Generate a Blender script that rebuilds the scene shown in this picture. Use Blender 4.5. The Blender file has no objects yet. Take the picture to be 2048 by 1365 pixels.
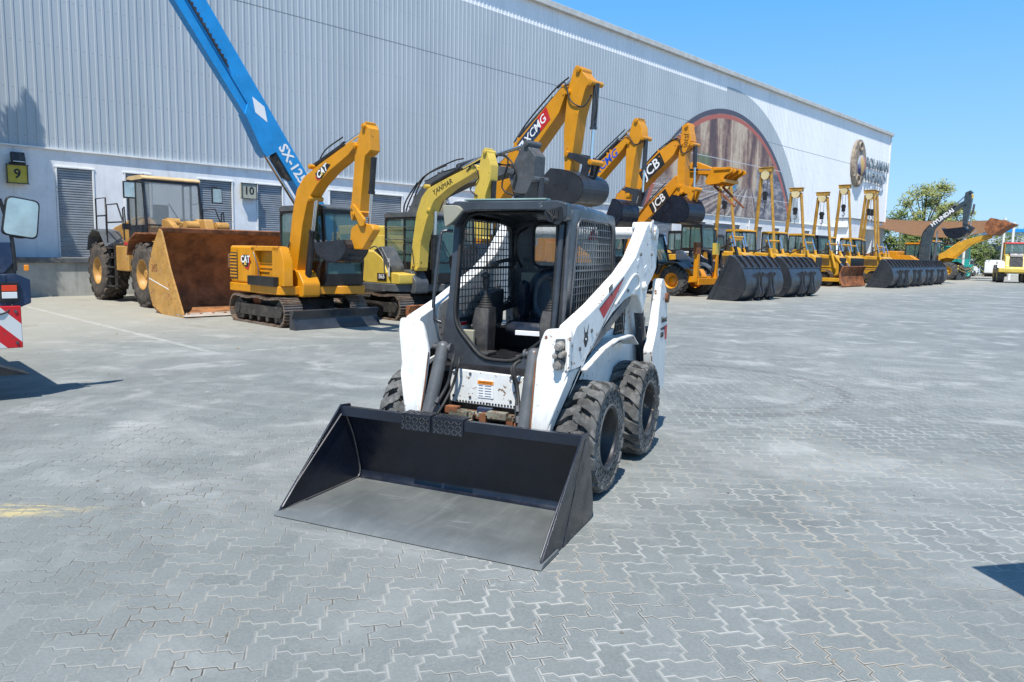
import bpy, math, random
from mathutils import Vector, Matrix
random.seed(7)
R = math.radians
C = bpy.context.scene.collection
SC = bpy.context.scene

# ---------------------------------------------------------------- camera, sky, sun, exposure
F_PX, PITCH, ROLL, CAM_H = 1481.72, 0.11795, 0.019965, 1.609
cam_d = bpy.data.cameras.new("camera"); cam = bpy.data.objects.new("camera", cam_d); C.objects.link(cam)
cam_d.sensor_width = 36.0; cam_d.lens = F_PX / 2048 * 36.0; cam_d.clip_end = 3000; cam_d.clip_start = 0.05
fwd = Vector((0, math.cos(PITCH), -math.sin(PITCH))); up0 = Vector((0, math.sin(PITCH), math.cos(PITCH))); r0 = Vector((1, 0, 0))
rt = r0 * math.cos(ROLL) + up0 * math.sin(ROLL); up = up0 * math.cos(ROLL) - r0 * math.sin(ROLL)
m3 = Matrix((rt, up, -fwd)).transposed()
cam.matrix_world = Matrix.Translation((0, 0, CAM_H)) @ m3.to_4x4()
SC.camera = cam
cam_d.dof.use_dof = True; cam_d.dof.focus_distance = 5.0; cam_d.dof.aperture_fstop = 18.0

SUN_EL = R(62); SUN_H = Vector((-0.23, -0.973, 0)).normalized()
sun_dir = SUN_H * math.cos(SUN_EL) + Vector((0, 0, math.sin(SUN_EL)))
w = bpy.data.worlds.new("World"); SC.world = w; w.use_nodes = True
nt = w.node_tree; nt.nodes.clear()
sky = nt.nodes.new("ShaderNodeTexSky"); sky.sky_type = 'NISHITA'; sky.sun_disc = False
sky.sun_elevation = SUN_EL; sky.sun_rotation = math.atan2(SUN_H.x, SUN_H.y)
sky.air_density = 1.0; sky.dust_density = 0.6; sky.ozone_density = 2.2; sky.altitude = 0
hs = nt.nodes.new("ShaderNodeHueSaturation"); hs.inputs['Saturation'].default_value = 1.0; hs.inputs['Hue'].default_value = 0.495
bg = nt.nodes.new("ShaderNodeBackground"); bg.inputs[1].default_value = 0.125
wo = nt.nodes.new("ShaderNodeOutputWorld")
tcw = nt.nodes.new("ShaderNodeTexCoord"); sz = nt.nodes.new("ShaderNodeSeparateXYZ"); nt.links.new(tcw.outputs['Generated'], sz.inputs[0])
rp = nt.nodes.new("ShaderNodeValToRGB"); nt.links.new(sz.outputs[2], rp.inputs[0])
rp.color_ramp.elements[0].position = 0.0; rp.color_ramp.elements[0].color = (.40, .74, 1.06, 1); rp.color_ramp.elements[1].position = 0.30; rp.color_ramp.elements[1].color = (.115, .50, 1.16, 1)
e3 = rp.color_ramp.elements.new(1.0); e3.color = (.05, .20, .50, 1)
mul = nt.nodes.new("ShaderNodeVectorMath"); mul.operation = 'SCALE'; mul.inputs['Scale'].default_value = 6.5; nt.links.new(rp.outputs[0], mul.inputs[0])
mxw = nt.nodes.new("ShaderNodeMix"); mxw.data_type = 'RGBA'; mxw.inputs[0].default_value = 0.75
nt.links.new(sky.outputs[0], hs.inputs['Color']); nt.links.new(hs.outputs[0], mxw.inputs[6]); nt.links.new(mul.outputs[0], mxw.inputs[7]); nt.links.new(mxw.outputs[2], bg.inputs[0]); nt.links.new(bg.outputs[0], wo.inputs[0])
sd = bpy.data.lights.new("sun", 'SUN'); sd.energy = 5.0; sd.angle = R(0.53); sd.color = (1.0, 0.965, 0.9)
so = bpy.data.objects.new("sun", sd); C.objects.link(so); so.rotation_euler = sun_dir.to_track_quat('Z', 'Y').to_euler()
so.location = (0, 0, 30)
SC.view_settings.view_transform = 'Standard'; SC.view_settings.look = 'None'; SC.view_settings.gamma = 1
SC.view_settings.exposure = 0.36
SC.cycles.max_bounces = 8; SC.cycles.transparent_max_bounces = 12; SC.cycles.use_denoising = True

# ---------------------------------------------------------------- node expression helper
class E:
    def __init__(s, t, o): s.t = t; s.o = o
    def _m(s, op, *a):
        n = s.t.nodes.new("ShaderNodeMath"); n.operation = op
        for i, v in enumerate((s,) + a):
            if isinstance(v, E): s.t.links.new(v.o, n.inputs[i])
            else: n.inputs[i].default_value = v
        return E(s.t, n.outputs[0])
    def __add__(s, b): return s._m('ADD', b)
    def __radd__(s, b): return s._m('ADD', b)
    def __sub__(s, b): return s._m('SUBTRACT', b)
    def __rsub__(s, b): return (s * -1) + b
    def __mul__(s, b): return s._m('MULTIPLY', b)
    def __rmul__(s, b): return s._m('MULTIPLY', b)
    def __truediv__(s, b): return s._m('DIVIDE', b)
    def floor(s): return s._m('FLOOR')
    def frac(s): return s - s.floor()
    def mod(s, b): return s - (s / b).floor() * b
    def abs(s): return s._m('ABSOLUTE')
    def min(s, b): return s._m('MINIMUM', b)
    def max(s, b): return s._m('MAXIMUM', b)
    def lt(s, b): return s._m('LESS_THAN', b)
    def gt(s, b): return s._m('GREATER_THAN', b)
    def sqrt(s): return s._m('SQRT')
    def smooth(s, a, b, lo=0.0, hi=1.0):
        n = s.t.nodes.new("ShaderNodeMapRange"); n.interpolation_type = 'SMOOTHSTEP'
        s.t.links.new(s.o, n.inputs['Value'])
        for k, v in (('From Min', a), ('From Max', b), ('To Min', lo), ('To Max', hi)): n.inputs[k].default_value = v
        return E(s.t, n.outputs[0])

class Shader:
    def __init__(s, name):
        s.m = bpy.data.materials.new(name); s.m.use_nodes = True; s.t = s.m.node_tree
        s.b = s.t.nodes["Principled BSDF"]; s.tc = s.t.nodes.new("ShaderNodeTexCoord"); s.co = s.tc.outputs['Object']
    def scaled(s, v, co=None):
        n = s.t.nodes.new("ShaderNodeVectorMath"); n.operation = 'MULTIPLY'
        s.t.links.new(co or s.co, n.inputs[0]); n.inputs[1].default_value = v; return n.outputs[0]
    def xyz(s, co=None):
        n = s.t.nodes.new("ShaderNodeSeparateXYZ"); s.t.links.new(co or s.co, n.inputs[0])
        return [E(s.t, n.outputs[i]) for i in range(3)]
    def comb(s, x, y, z=0.0):
        n = s.t.nodes.new("ShaderNodeCombineXYZ")
        for i, v in enumerate((x, y, z)):
            if isinstance(v, E): s.t.links.new(v.o, n.inputs[i])
            else: n.inputs[i].default_value = v
        return n.outputs[0]
    def noise(s, scale, detail=3, rough=0.55, co=None, dist=0.0):
        n = s.t.nodes.new("ShaderNodeTexNoise"); n.inputs['Scale'].default_value = scale
        n.inputs['Detail'].default_value = detail; n.inputs['Roughness'].default_value = rough; n.inputs['Distortion'].default_value = dist
        s.t.links.new(co or s.co, n.inputs['Vector']); return E(s.t, n.outputs[0])
    def mix(s, f, a, b, mode='MIX'):
        n = s.t.nodes.new("ShaderNodeMix"); n.data_type = 'RGBA'; n.blend_type = mode
        if isinstance(f, E): s.t.links.new(f.o, n.inputs[0])
        else: n.inputs[0].default_value = f
        for i, v in ((6, a), (7, b)):
            if isinstance(v, tuple): n.inputs[i].default_value = v + (1,)
            else: s.t.links.new(v, n.inputs[i])
        return n.outputs[2]
    def ramp(s, f, stops):
        n = s.t.nodes.new("ShaderNodeValToRGB"); s.t.links.new(f.o, n.inputs[0])
        el = n.color_ramp.elements
        while len(el) < len(stops): el.new(0.5)
        for e, (p, c) in zip(el, stops): e.position = p; e.color = c + (1,)
        return n.outputs[0]
    def color(s, o):
        if isinstance(o, tuple): s.b.inputs['Base Color'].default_value = o + (1,)
        else: s.t.links.new(o, s.b.inputs['Base Color'])
    def rough(s, v):
        if isinstance(v, E): s.t.links.new(v.o, s.b.inputs['Roughness'])
        else: s.b.inputs['Roughness'].default_value = v
    def bump(s, h, dist=0.002, strength=1.0):
        n = s.t.nodes.new("ShaderNodeBump"); n.inputs['Distance'].default_value = dist; n.inputs['Strength'].default_value = strength
        s.t.links.new(h.o, n.inputs['Height']); s.t.links.new(n.outputs[0], s.b.inputs['Normal'])

def paint(name, col, rough=0.4, var=0.12, dust=0.25, dustcol=(0.42, 0.38, 0.31), chips=0.0, chipcol=(0.16, 0.06, 0.025), metal=0.0, sc=1.0, bump=0.15, streak=0.0, edge=0.0):
    """weathered painted / rubber / metal surface"""
    s = Shader(name)
    n1 = s.noise(2.2 * sc, 4, 0.6)
    dark = tuple(max(0, c * (1 - var * 1.6)) for c in col); lite = tuple(min(1, c * (1 + var)) for c in col)
    c = s.mix(n1.smooth(0.3, 0.7), dark, lite)
    if dust:
        n2 = s.noise(5.5 * sc, 6, 0.68, dist=0.4)
        c = s.mix(n2.smooth(0.42, 0.78) * dust, c, dustcol)
    if streak:
        n4 = s.noise(1.0, 4, 0.6, co=s.scaled((9 * sc, 9 * sc, 0.9 * sc)))
        c = s.mix(n4.smooth(0.5, 0.75) * streak, c, tuple(x * 0.45 for x in dustcol))
    if chips:
        n3 = s.noise(16 * sc, 5, 0.62); n5 = s.noise(2.6 * sc, 2, 0.5)
        k = (n3 + (n5 - 0.5) * 0.35).smooth(0.70 - 0.12 * chips, 0.73 - 0.12 * chips)
        c = s.mix(k, c, chipcol)
    if edge:
        bv = s.t.nodes.new("ShaderNodeBevel"); bv.samples = 4; bv.inputs['Radius'].default_value = edge
        ge = s.t.nodes.new("ShaderNodeNewGeometry"); dp = s.t.nodes.new("ShaderNodeVectorMath"); dp.operation = 'DOT_PRODUCT'
        s.t.links.new(bv.outputs[0], dp.inputs[0]); s.t.links.new(ge.outputs['Normal'], dp.inputs[1])
        k = (1 - E(s.t, dp.outputs['Value'])).smooth(0.015, 0.10) * (s.noise(9, 5, 0.7) + (s.noise(1.7, 2) - .5) * .5).smooth(0.46, 0.55)
        c = s.mix(k * 0.9, c, chipcol)
        g2 = s.noise(3.3, 5, 0.7); c = s.mix((1 - E(s.t, dp.outputs['Value'])).smooth(0.002, 0.25) * g2.smooth(.35, .65) * .55, c, (.36, .27, .17))
    s.color(c); s.b.inputs['Metallic'].default_value = metal
    s.rough(s.noise(7 * sc, 4, 0.6).smooth(0.25, 0.8, rough - 0.08, min(1, rough + 0.2)))
    if bump: s.bump(s.noise(28 * sc, 4, 0.6), 0.004, bump)
    return s.m

def glass(name, tint=(0.55, 0.75, 0.72), alpha=0.35):
    s = Shader(name); s.color(tuple(c * 0.24 for c in tint)); s.b.inputs['Roughness'].default_value = 0.04
    s.b.inputs['Alpha'].default_value = alpha; s.b.inputs['IOR'].default_value = 1.5; s.b.inputs['Specular IOR Level'].default_value = 0.9
    return s.m

# ---------------------------------------------------------------- mesh builder
class MB:
    def __init__(s): s.v = []; s.f = []; s.sm = []
    def add(s, verts, faces, smooth=False):
        o = len(s.v); s.v += [tuple(p) for p in verts]
        s.f += [tuple(i + o for i in f) for f in faces]; s.sm += [smooth] * len(faces); return s
    def box(s, c, d, rot=None):
        x, y, z = d[0] / 2, d[1] / 2, d[2] / 2
        P = [Vector((a * x, b * y, e * z)) for a in (-1, 1) for b in (-1, 1) for e in (-1, 1)]
        M = rot if rot is not None else Matrix.Identity(3)
        P = [M @ p + Vector(c) for p in P]
        return s.add(P, [(0, 1, 3, 2), (4, 6, 7, 5), (0, 4, 5, 1), (2, 3, 7, 6), (0, 2, 6, 4), (1, 5, 7, 3)])
    def prism(s, pts, a, b, axis='y'):
        """polygon in the plane across `axis`, extruded from a to b. pts are (x,z) for y, (y,z) for x, (x,y) for z"""
        def q(p, t):
            return {'y': (p[0], t, p[1]), 'x': (t, p[0], p[1]), 'z': (p[0], p[1], t)}[axis]
        n = len(pts); V = [q(p, a) for p in pts] + [q(p, b) for p in pts]
        A = sum(pts[i][0] * pts[(i + 1) % n][1] - pts[(i + 1) % n][0] * pts[i][1] for i in range(n))
        flip = (A > 0) ^ (b < a)
        if axis == 'y': flip = not flip
        F = [tuple(range(n))[::-1], tuple(range(n, 2 * n))] + [(i, (i + 1) % n, n + (i + 1) % n, n + i) for i in range(n)]
        if not flip: F = [f[::-1] for f in F]
        return s.add(V, F)
    def strip(s, pts, a, b, axis='y', th=0.01):
        """open polyline sheet with thickness"""
        n = len(pts); top = []; 
        for i, p in enumerate(pts):
            q0 = Vector(pts[max(0, i - 1)]); q1 = Vector(pts[min(n - 1, i + 1)]); t = (q1 - q0).normalized()
            top.append((p[0] - t.y * th, p[1] + t.x * th))
        for i in range(n - 1):
            s.prism([pts[i], pts[i + 1], top[i + 1], top[i]], a, b, axis)
        return s
    def cyl(s, p0, p1, r, r2=None, seg=16, caps=True, smooth=True):
        p0 = Vector(p0); p1 = Vector(p1); r2 = r if r2 is None else r2
        z = (p1 - p0).normalized(); x = z.orthogonal().normalized(); y = z.cross(x)
        V = []
        for p, rr in ((p0, r), (p1, r2)):
            for i in range(seg):
                a = 2 * math.pi * i / seg; V.append(p + (x * math.cos(a) + y * math.sin(a)) * rr)
        s.add(V, [(i, (i + 1) % seg, seg + (i + 1) % seg, seg + i) for i in range(seg)], smooth)
        if caps: s.add(V, [tuple(range(seg))[::-1], tuple(range(seg, 2 * seg))])
        return s
    def tube(s, pts, r, seg=8, closed=False, caps=True):
        P = [Vector(p) for p in pts]; n = len(P); V = []; prev = None
        for i, p in enumerate(P):
            a = P[(i - 1) % n] if (closed or i > 0) else p; b = P[(i + 1) % n] if (closed or i < n - 1) else p
            t = (b - a).normalized()
            x = (prev - t * prev.dot(t)).normalized() if prev is not None and (prev - t * prev.dot(t)).length > 1e-4 else t.orthogonal().normalized()
            prev = x; y = t.cross(x); rr = r[i] if isinstance(r, (list, tuple)) else r
            for k in range(seg):
                an = 2 * math.pi * k / seg; V.append(p + (x * math.cos(an) + y * math.sin(an)) * rr)
        F = []
        for i in range(n if closed else n - 1):
            j = (i + 1) % n
            F += [(i * seg + k, i * seg + (k + 1) % seg, j * seg + (k + 1) % seg, j * seg + k) for k in range(seg)]
        s.add(V, F, True)
        if caps and not closed: s.add(V[:seg] , [tuple(range(seg))[::-1]]); s.add(V[-seg:], [tuple(range(seg))])
        return s
    def lathe(s, prof, c=(0, 0, 0), axis='y', seg=32, close=False, smooth=True):
        """prof: list of (radius, along-axis)"""
        V = []; n = len(prof)
        for r, h in prof:
            for k in range(seg):
                a = 2 * math.pi * k / seg; u, v = r * math.cos(a), r * math.sin(a)
                p = {'y': (u, h, v), 'z': (u, v, h), 'x': (h, u, v)}[axis]
                V.append((p[0] + c[0], p[1] + c[1], p[2] + c[2]))
        F = []
        for i in range(n if close else n - 1):
            j = (i + 1) % n
            F += [(i * seg + k, j * seg + k, j * seg + (k + 1) % seg, i * seg + (k + 1) % seg) for k in range(seg)]
        return s.add(V, F, smooth)
    def ball(s, c, r, seg=12, sc=(1, 1, 1)):
        pr = [(max(1e-4, math.sin(math.pi * i / 8)), -math.cos(math.pi * i / 8)) for i in range(9)]
        V = []
        for a, b in pr:
            for k in range(seg):
                t = 2 * math.pi * k / seg; V.append((c[0] + r * a * math.cos(t) * sc[0], c[1] + r * a * math.sin(t) * sc[1], c[2] + r * b * sc[2]))
        F = [(i * seg + k, i * seg + (k + 1) % seg, (i + 1) * seg + (k + 1) % seg, (i + 1) * seg + k) for i in range(8) for k in range(seg)]
        return s.add(V, F, True)
    def loft(s, rings, smooth=True, caps=True):
        n = len(rings[0]); V = [p for r in rings for p in r]
        F = [(i * n + k, i * n + (k + 1) % n, (i + 1) * n + (k + 1) % n, (i + 1) * n + k) for i in range(len(rings) - 1) for k in range(n)]
        s.add(V, F, smooth)
        if caps: s.add(rings[0], [tuple(range(n))[::-1]]); s.add(rings[-1], [tuple(range(n))])
        return s
    def xf(s, M):
        s.v = [tuple(M @ Vector(p)) for p in s.v]; return s
    def build(s, name, mat, parent=None, bevel=0.0, seg=2, loc=None):
        me = bpy.data.meshes.new(name); me.from_pydata(s.v, [], s.f); me.update()
        me.polygons.foreach_set('use_smooth', [True] * len(s.f) if bevel else s.sm)
        for m in (mat if isinstance(mat, (list, tuple)) else [mat]): me.materials.append(m)
        o = bpy.data.objects.new(name, me); C.objects.link(o)
        if parent is not None: o.parent = parent
        if loc is not None: o.location = loc
        if bevel:
            me.set_sharp_from_angle(angle=R(32))
            b = o.modifiers.new("bevel", 'BEVEL'); b.width = bevel; b.segments = seg; b.limit_method = 'ANGLE'; b.angle_limit = R(32); b.harden_normals = True; b.use_clamp_overlap = True
        return o

def tag(o, label=None, cat=None, group=None, kind=None):
    if label: o['label'] = label
    if cat: o['category'] = cat
    if group: o['group'] = group
    if kind: o['kind'] = kind
    return o
def empty(name, loc, rz, label, cat, group=None):
    o = bpy.data.objects.new(name, None); C.objects.link(o); o.location = loc; o.rotation_euler = (0, 0, rz)
    o.empty_display_size = 0.3
    return tag(o, label, cat, group)
def copy_tree(o, parent=None):
    c = o.copy(); C.objects.link(c)
    if parent is not None: c.parent = parent
    for ch in list(o.children): copy_tree(ch, c)
    return c
def text(name, body, size, mat, parent, loc, xdir, ydir, ext=0.002, align='CENTER', sx=1.0, shear=0.0, bold=0.0):
    cu = bpy.data.curves.new(name, 'FONT'); cu.body = body; cu.size = size; cu.extrude = ext; cu.align_x = align; cu.align_y = 'CENTER'
    cu.shear = shear; cu.offset = bold; cu.resolution_u = 2
    tmp = bpy.data.objects.new(name, cu); C.objects.link(tmp); bpy.context.view_layer.update()
    me = bpy.data.meshes.new_from_object(tmp.evaluated_get(bpy.context.evaluated_depsgraph_get())); bpy.data.objects.remove(tmp)
    me.name = name; me.materials.clear(); me.materials.append(mat)
    o = bpy.data.objects.new(name, me); C.objects.link(o); o.parent = parent
    X = Vector(xdir).normalized(); Y = Vector(ydir).normalized(); Z = X.cross(Y)
    M4 = Matrix((X * sx, Y, Z)).transposed().to_4x4(); M4.translation = Vector(loc); o.matrix_local = M4
    return o
def smooth_pts(P, n=6):
    """Catmull-Rom through points"""
    P = [Vector(p) for p in P]; out = []
    for i in range(len(P) - 1):
        a, b, c, d = P[max(0, i - 1)], P[i], P[i + 1], P[min(len(P) - 1, i + 2)]
        for k in range(n):
            t = k / n; out.append(0.5 * ((2 * b) + (c - a) * t + (2 * a - 5 * b + 4 * c - d) * t * t + (3 * b - a - 3 * c + d) * t ** 3))
    return out + [P[-1]]
def rounded(pts, r, n=4):
    """2D polygon with rounded corners; r may be a list"""
    out = []; N = len(pts)
    for i, p in enumerate(pts):
        rr = r[i] if isinstance(r, (list, tuple)) else r
        p = Vector(p); a = Vector(pts[i - 1]); b = Vector(pts[(i + 1) % N])
        if rr <= 0: out.append(tuple(p)); continue
        u = (a - p); v = (b - p); rr = min(rr, u.length * .48, v.length * .48); u = u.normalized() * rr; v = v.normalized() * rr
        for k in range(n + 1):
            t = k / n; out.append(tuple((p + u) * (1 - t) ** 2 + p * 2 * t * (1 - t) + (p + v) * t * t))
    return out

# yard frame: s runs along the warehouse wall, q away from it
W0 = Vector((-14.573, 23.692, 0)); YAW = 0.7725007
DS = Vector((math.sin(YAW), math.cos(YAW), 0)); DN = Vector((math.cos(YAW), -math.sin(YAW), 0))
def B(s, q, z=0.0): return W0 + DS * s + DN * q + Vector((0, 0, z))
FACE = -YAW          # rotation of a machine whose nose points away from the wall

# ---------------------------------------------------------------- shared materials
M = {}
M['white'] = paint("white_paint", (0.72, 0.72, 0.69), 0.38, 0.05, 0.22, (0.50, 0.46, 0.38), chips=0.50, chipcol=(.19, .09, .04), sc=1.8, streak=.22, edge=.012)
M['white2'] = paint("clean_white_paint", (0.78, 0.78, 0.76), 0.4, 0.04, 0.12, (0.5, 0.47, 0.4), chips=0.2)
M['cylgrey'] = paint("grey_cylinder_paint", (0.085, 0.09, 0.095), 0.35, 0.12, 0.25, (0.25, 0.23, 0.2), chips=.2)
M['stepsteel'] = paint("grimy_rusting_step", (0.20, 0.19, 0.14), 0.7, 0.3, 0.5, (0.10, 0.06, 0.035), chips=1.3, chipcol=(.14, .05, .02), sc=1.6)
M['cabgrey'] = paint("charcoal_cab_paint", (0.042, 0.048, 0.058), 0.25, 0.2, 0.10, (0.25, 0.23, 0.2), chips=0.15, chipcol=(0.3, 0.28, 0.25))
M['black'] = paint("black_paint", (0.012, 0.012, 0.014), 0.35, 0.2, 0.12, (0.18, 0.16, 0.14))
M['bucketblk'] = paint("fresh_black_bucket_paint", (0.010, 0.0135, 0.024), 0.24, 0.2, 0.05, (0.12, 0.12, 0.12), bump=0.04)
def scuffed(name):
    s = Shader(name); n1 = s.noise(1.0, 5, 0.7, co=s.scaled((1.2, 9, 9)), dist=.6); n2 = s.noise(1.0, 5, .7, co=s.scaled((8, 1.5, 5)), dist=1.2); n3 = s.noise(2.2, 4, .6); n4 = s.noise(60, 4, .7); n5 = s.noise(1.1, 3, .6)
    c = s.mix(n3.smooth(.35, .65), (.105, .115, .115), (.140, .150, .148)); c = s.mix(n1.smooth(.55, .75) * .35, c, (.21, .22, .21)); c = s.mix(n2.smooth(.58, .70) * n5.smooth(.45, .6) * .5, c, (.27, .28, .27))
    c = s.mix(n4.smooth(.5, .8) * .3, c, (.06, .062, .06)); s.color(c); s.rough(n1.smooth(.3, .7, .42, .62)); s.b.inputs['Metallic'].default_value = .1; s.bump(n4, .002, .3); return s.m
M['wornsteel'] = scuffed("dusty_worn_steel_floor")
M['steel'] = paint("dark_bare_steel", (0.12, 0.12, 0.125), 0.35, 0.2, 0.3, (0.25, 0.21, 0.17), metal=0.5)
M['chrome'] = paint("chromed_rod", (0.75, 0.76, 0.78), 0.12, 0.03, 0.05, metal=1.0, bump=0)
M['tyre'] = paint("dusty_tyre_rubber", (0.05, 0.05, 0.05), 0.8, 0.25, 0.75, (0.20, 0.185, 0.16), sc=1.5, bump=0.35)
M['tyredusty'] = paint("worn_chalky_tread_rubber", (0.095, 0.094, 0.090), 0.85, 0.35, 0.75, (0.25, 0.245, 0.23), sc=2.4, bump=0.7)
M['rubber'] = paint("black_hose_rubber", (0.018, 0.018, 0.018), 0.6, 0.2, 0.2, (0.16, 0.15, 0.13))
M['vinyl'] = paint("black_seat_vinyl", (0.011, 0.016, 0.028), 0.25, 0.1, 0.05)
M['plastic'] = paint("dark_plastic", (0.03, 0.03, 0.033), 0.5, 0.15, 0.2)
M['meshpaint'] = paint("worn_grey_mesh_wire", (0.16, 0.165, 0.17), 0.45, 0.2, 0.2, metal=0.2)
M['rusty'] = paint("rusted_steel", (0.25, 0.088, 0.032), 0.75, 0.4, 0.5, (0.36, 0.15, 0.06), sc=1.3, bump=0.5, streak=0.3)
M['catyellow'] = paint("amber_yellow_paint", (0.62, 0.255, 0.004), 0.35, 0.06, 0.10, (0.5, 0.34, 0.14), chips=0.15, streak=.10)
M['oldyellow'] = paint("faded_amber_paint", (0.46, 0.235, 0.05), 0.5, 0.14, 0.45, (0.48, 0.35, 0.18), chips=0.6)
M['lemon'] = paint("soft_yellow_paint", (0.62, 0.44, 0.07), 0.35, 0.06, 0.14, (0.5, 0.4, 0.2), chips=0.25, streak=.10)
M['orange'] = paint("golden_orange_paint", (0.66, 0.26, 0.008), 0.3, 0.06, 0.08, (0.5, 0.33, 0.14), chips=0.1, streak=.10)
M['dozer'] = paint("dozer_yellow_paint", (0.58, 0.30, 0.015), 0.4, 0.1, 0.22, (0.45, 0.32, 0.15), chips=0.35, streak=.10)
M['track'] = paint("worn_track_steel", (0.20, 0.155, 0.12), 0.5, 0.25, 0.5, (0.30, 0.22, 0.15), metal=0.35, chips=0.9)
M['frame'] = paint("black_undercarriage", (0.03, 0.028, 0.026), 0.55, 0.2, 0.45, (0.20, 0.16, 0.12))
M['boomgrey'] = paint("slate_grey_paint", (0.075, 0.082, 0.09), 0.4, 0.15, 0.3, (0.22, 0.21, 0.19), chips=0.2)
M['gunmetal'] = paint("gunmetal_bucket_paint", (0.030, 0.034, 0.042), 0.30, 0.15, 0.06, (0.12, 0.12, 0.12), chips=0, chipcol=(0.2, 0.19, 0.18))
M['blue'] = paint("sky_blue_boom_paint", (0.012, 0.26, 0.62), 0.3, 0.07, 0.06, (0.3, 0.42, 0.5), chips=0.05)
M['navy'] = paint("navy_paint", (0.012, 0.03, 0.075), 0.35, 0.15, 0.15)
M['red'] = paint("red_paint", (0.55, 0.015, 0.018), 0.4, 0.08, 0.08)
M['decalwhite'] = paint("white_decal", (0.8, 0.8, 0.8), 0.5, 0.02, 0.05, bump=0)
M['decalblack'] = paint("black_decal", (0.01, 0.01, 0.01), 0.5, 0.02, 0.05, bump=0)
M['decalblue'] = paint("blue_decal", (0.01, 0.08, 0.5), 0.5, 0.02, 0.02, bump=0)
M['orangedecal'] = paint("orange_decal", (0.8, 0.25, 0.01), 0.5, 0.02, 0.02, bump=0)
M['couplermetal'] = paint('worn_zinc_coupler', (.34, .32, .29), .4, .2, .5, (.2, .13, .08), metal=.3, sc=3)
M['glass'] = glass("cab_glass", (0.42, 0.85, 0.80), 0.36)
M['clearglass'] = glass("dusty_clear_glass", (0.6, 0.8, 0.8), 0.42); M['clearglass'].node_tree.nodes['Principled BSDF'].inputs['Base Color'].default_value = (.42, .50, .49, 1)
M['mirror'] = paint("mirror_glass", (0.55, 0.62, 0.6), 0.15, 0.15, 0.4, (0.4, 0.42, 0.38), metal=0.6, bump=0)
M['teal'] = paint("teal_paint", (0.01, 0.30, 0.24), 0.4, 0.1, 0.1)
M['olive'] = paint("beige_liner", (0.30, 0.29, 0.22), 0.6, 0.1, 0.3)
M['lamp'] = paint("lamp_lens", (0.7, 0.7, 0.68), 0.15, 0.05, 0.1, bump=0)

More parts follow.
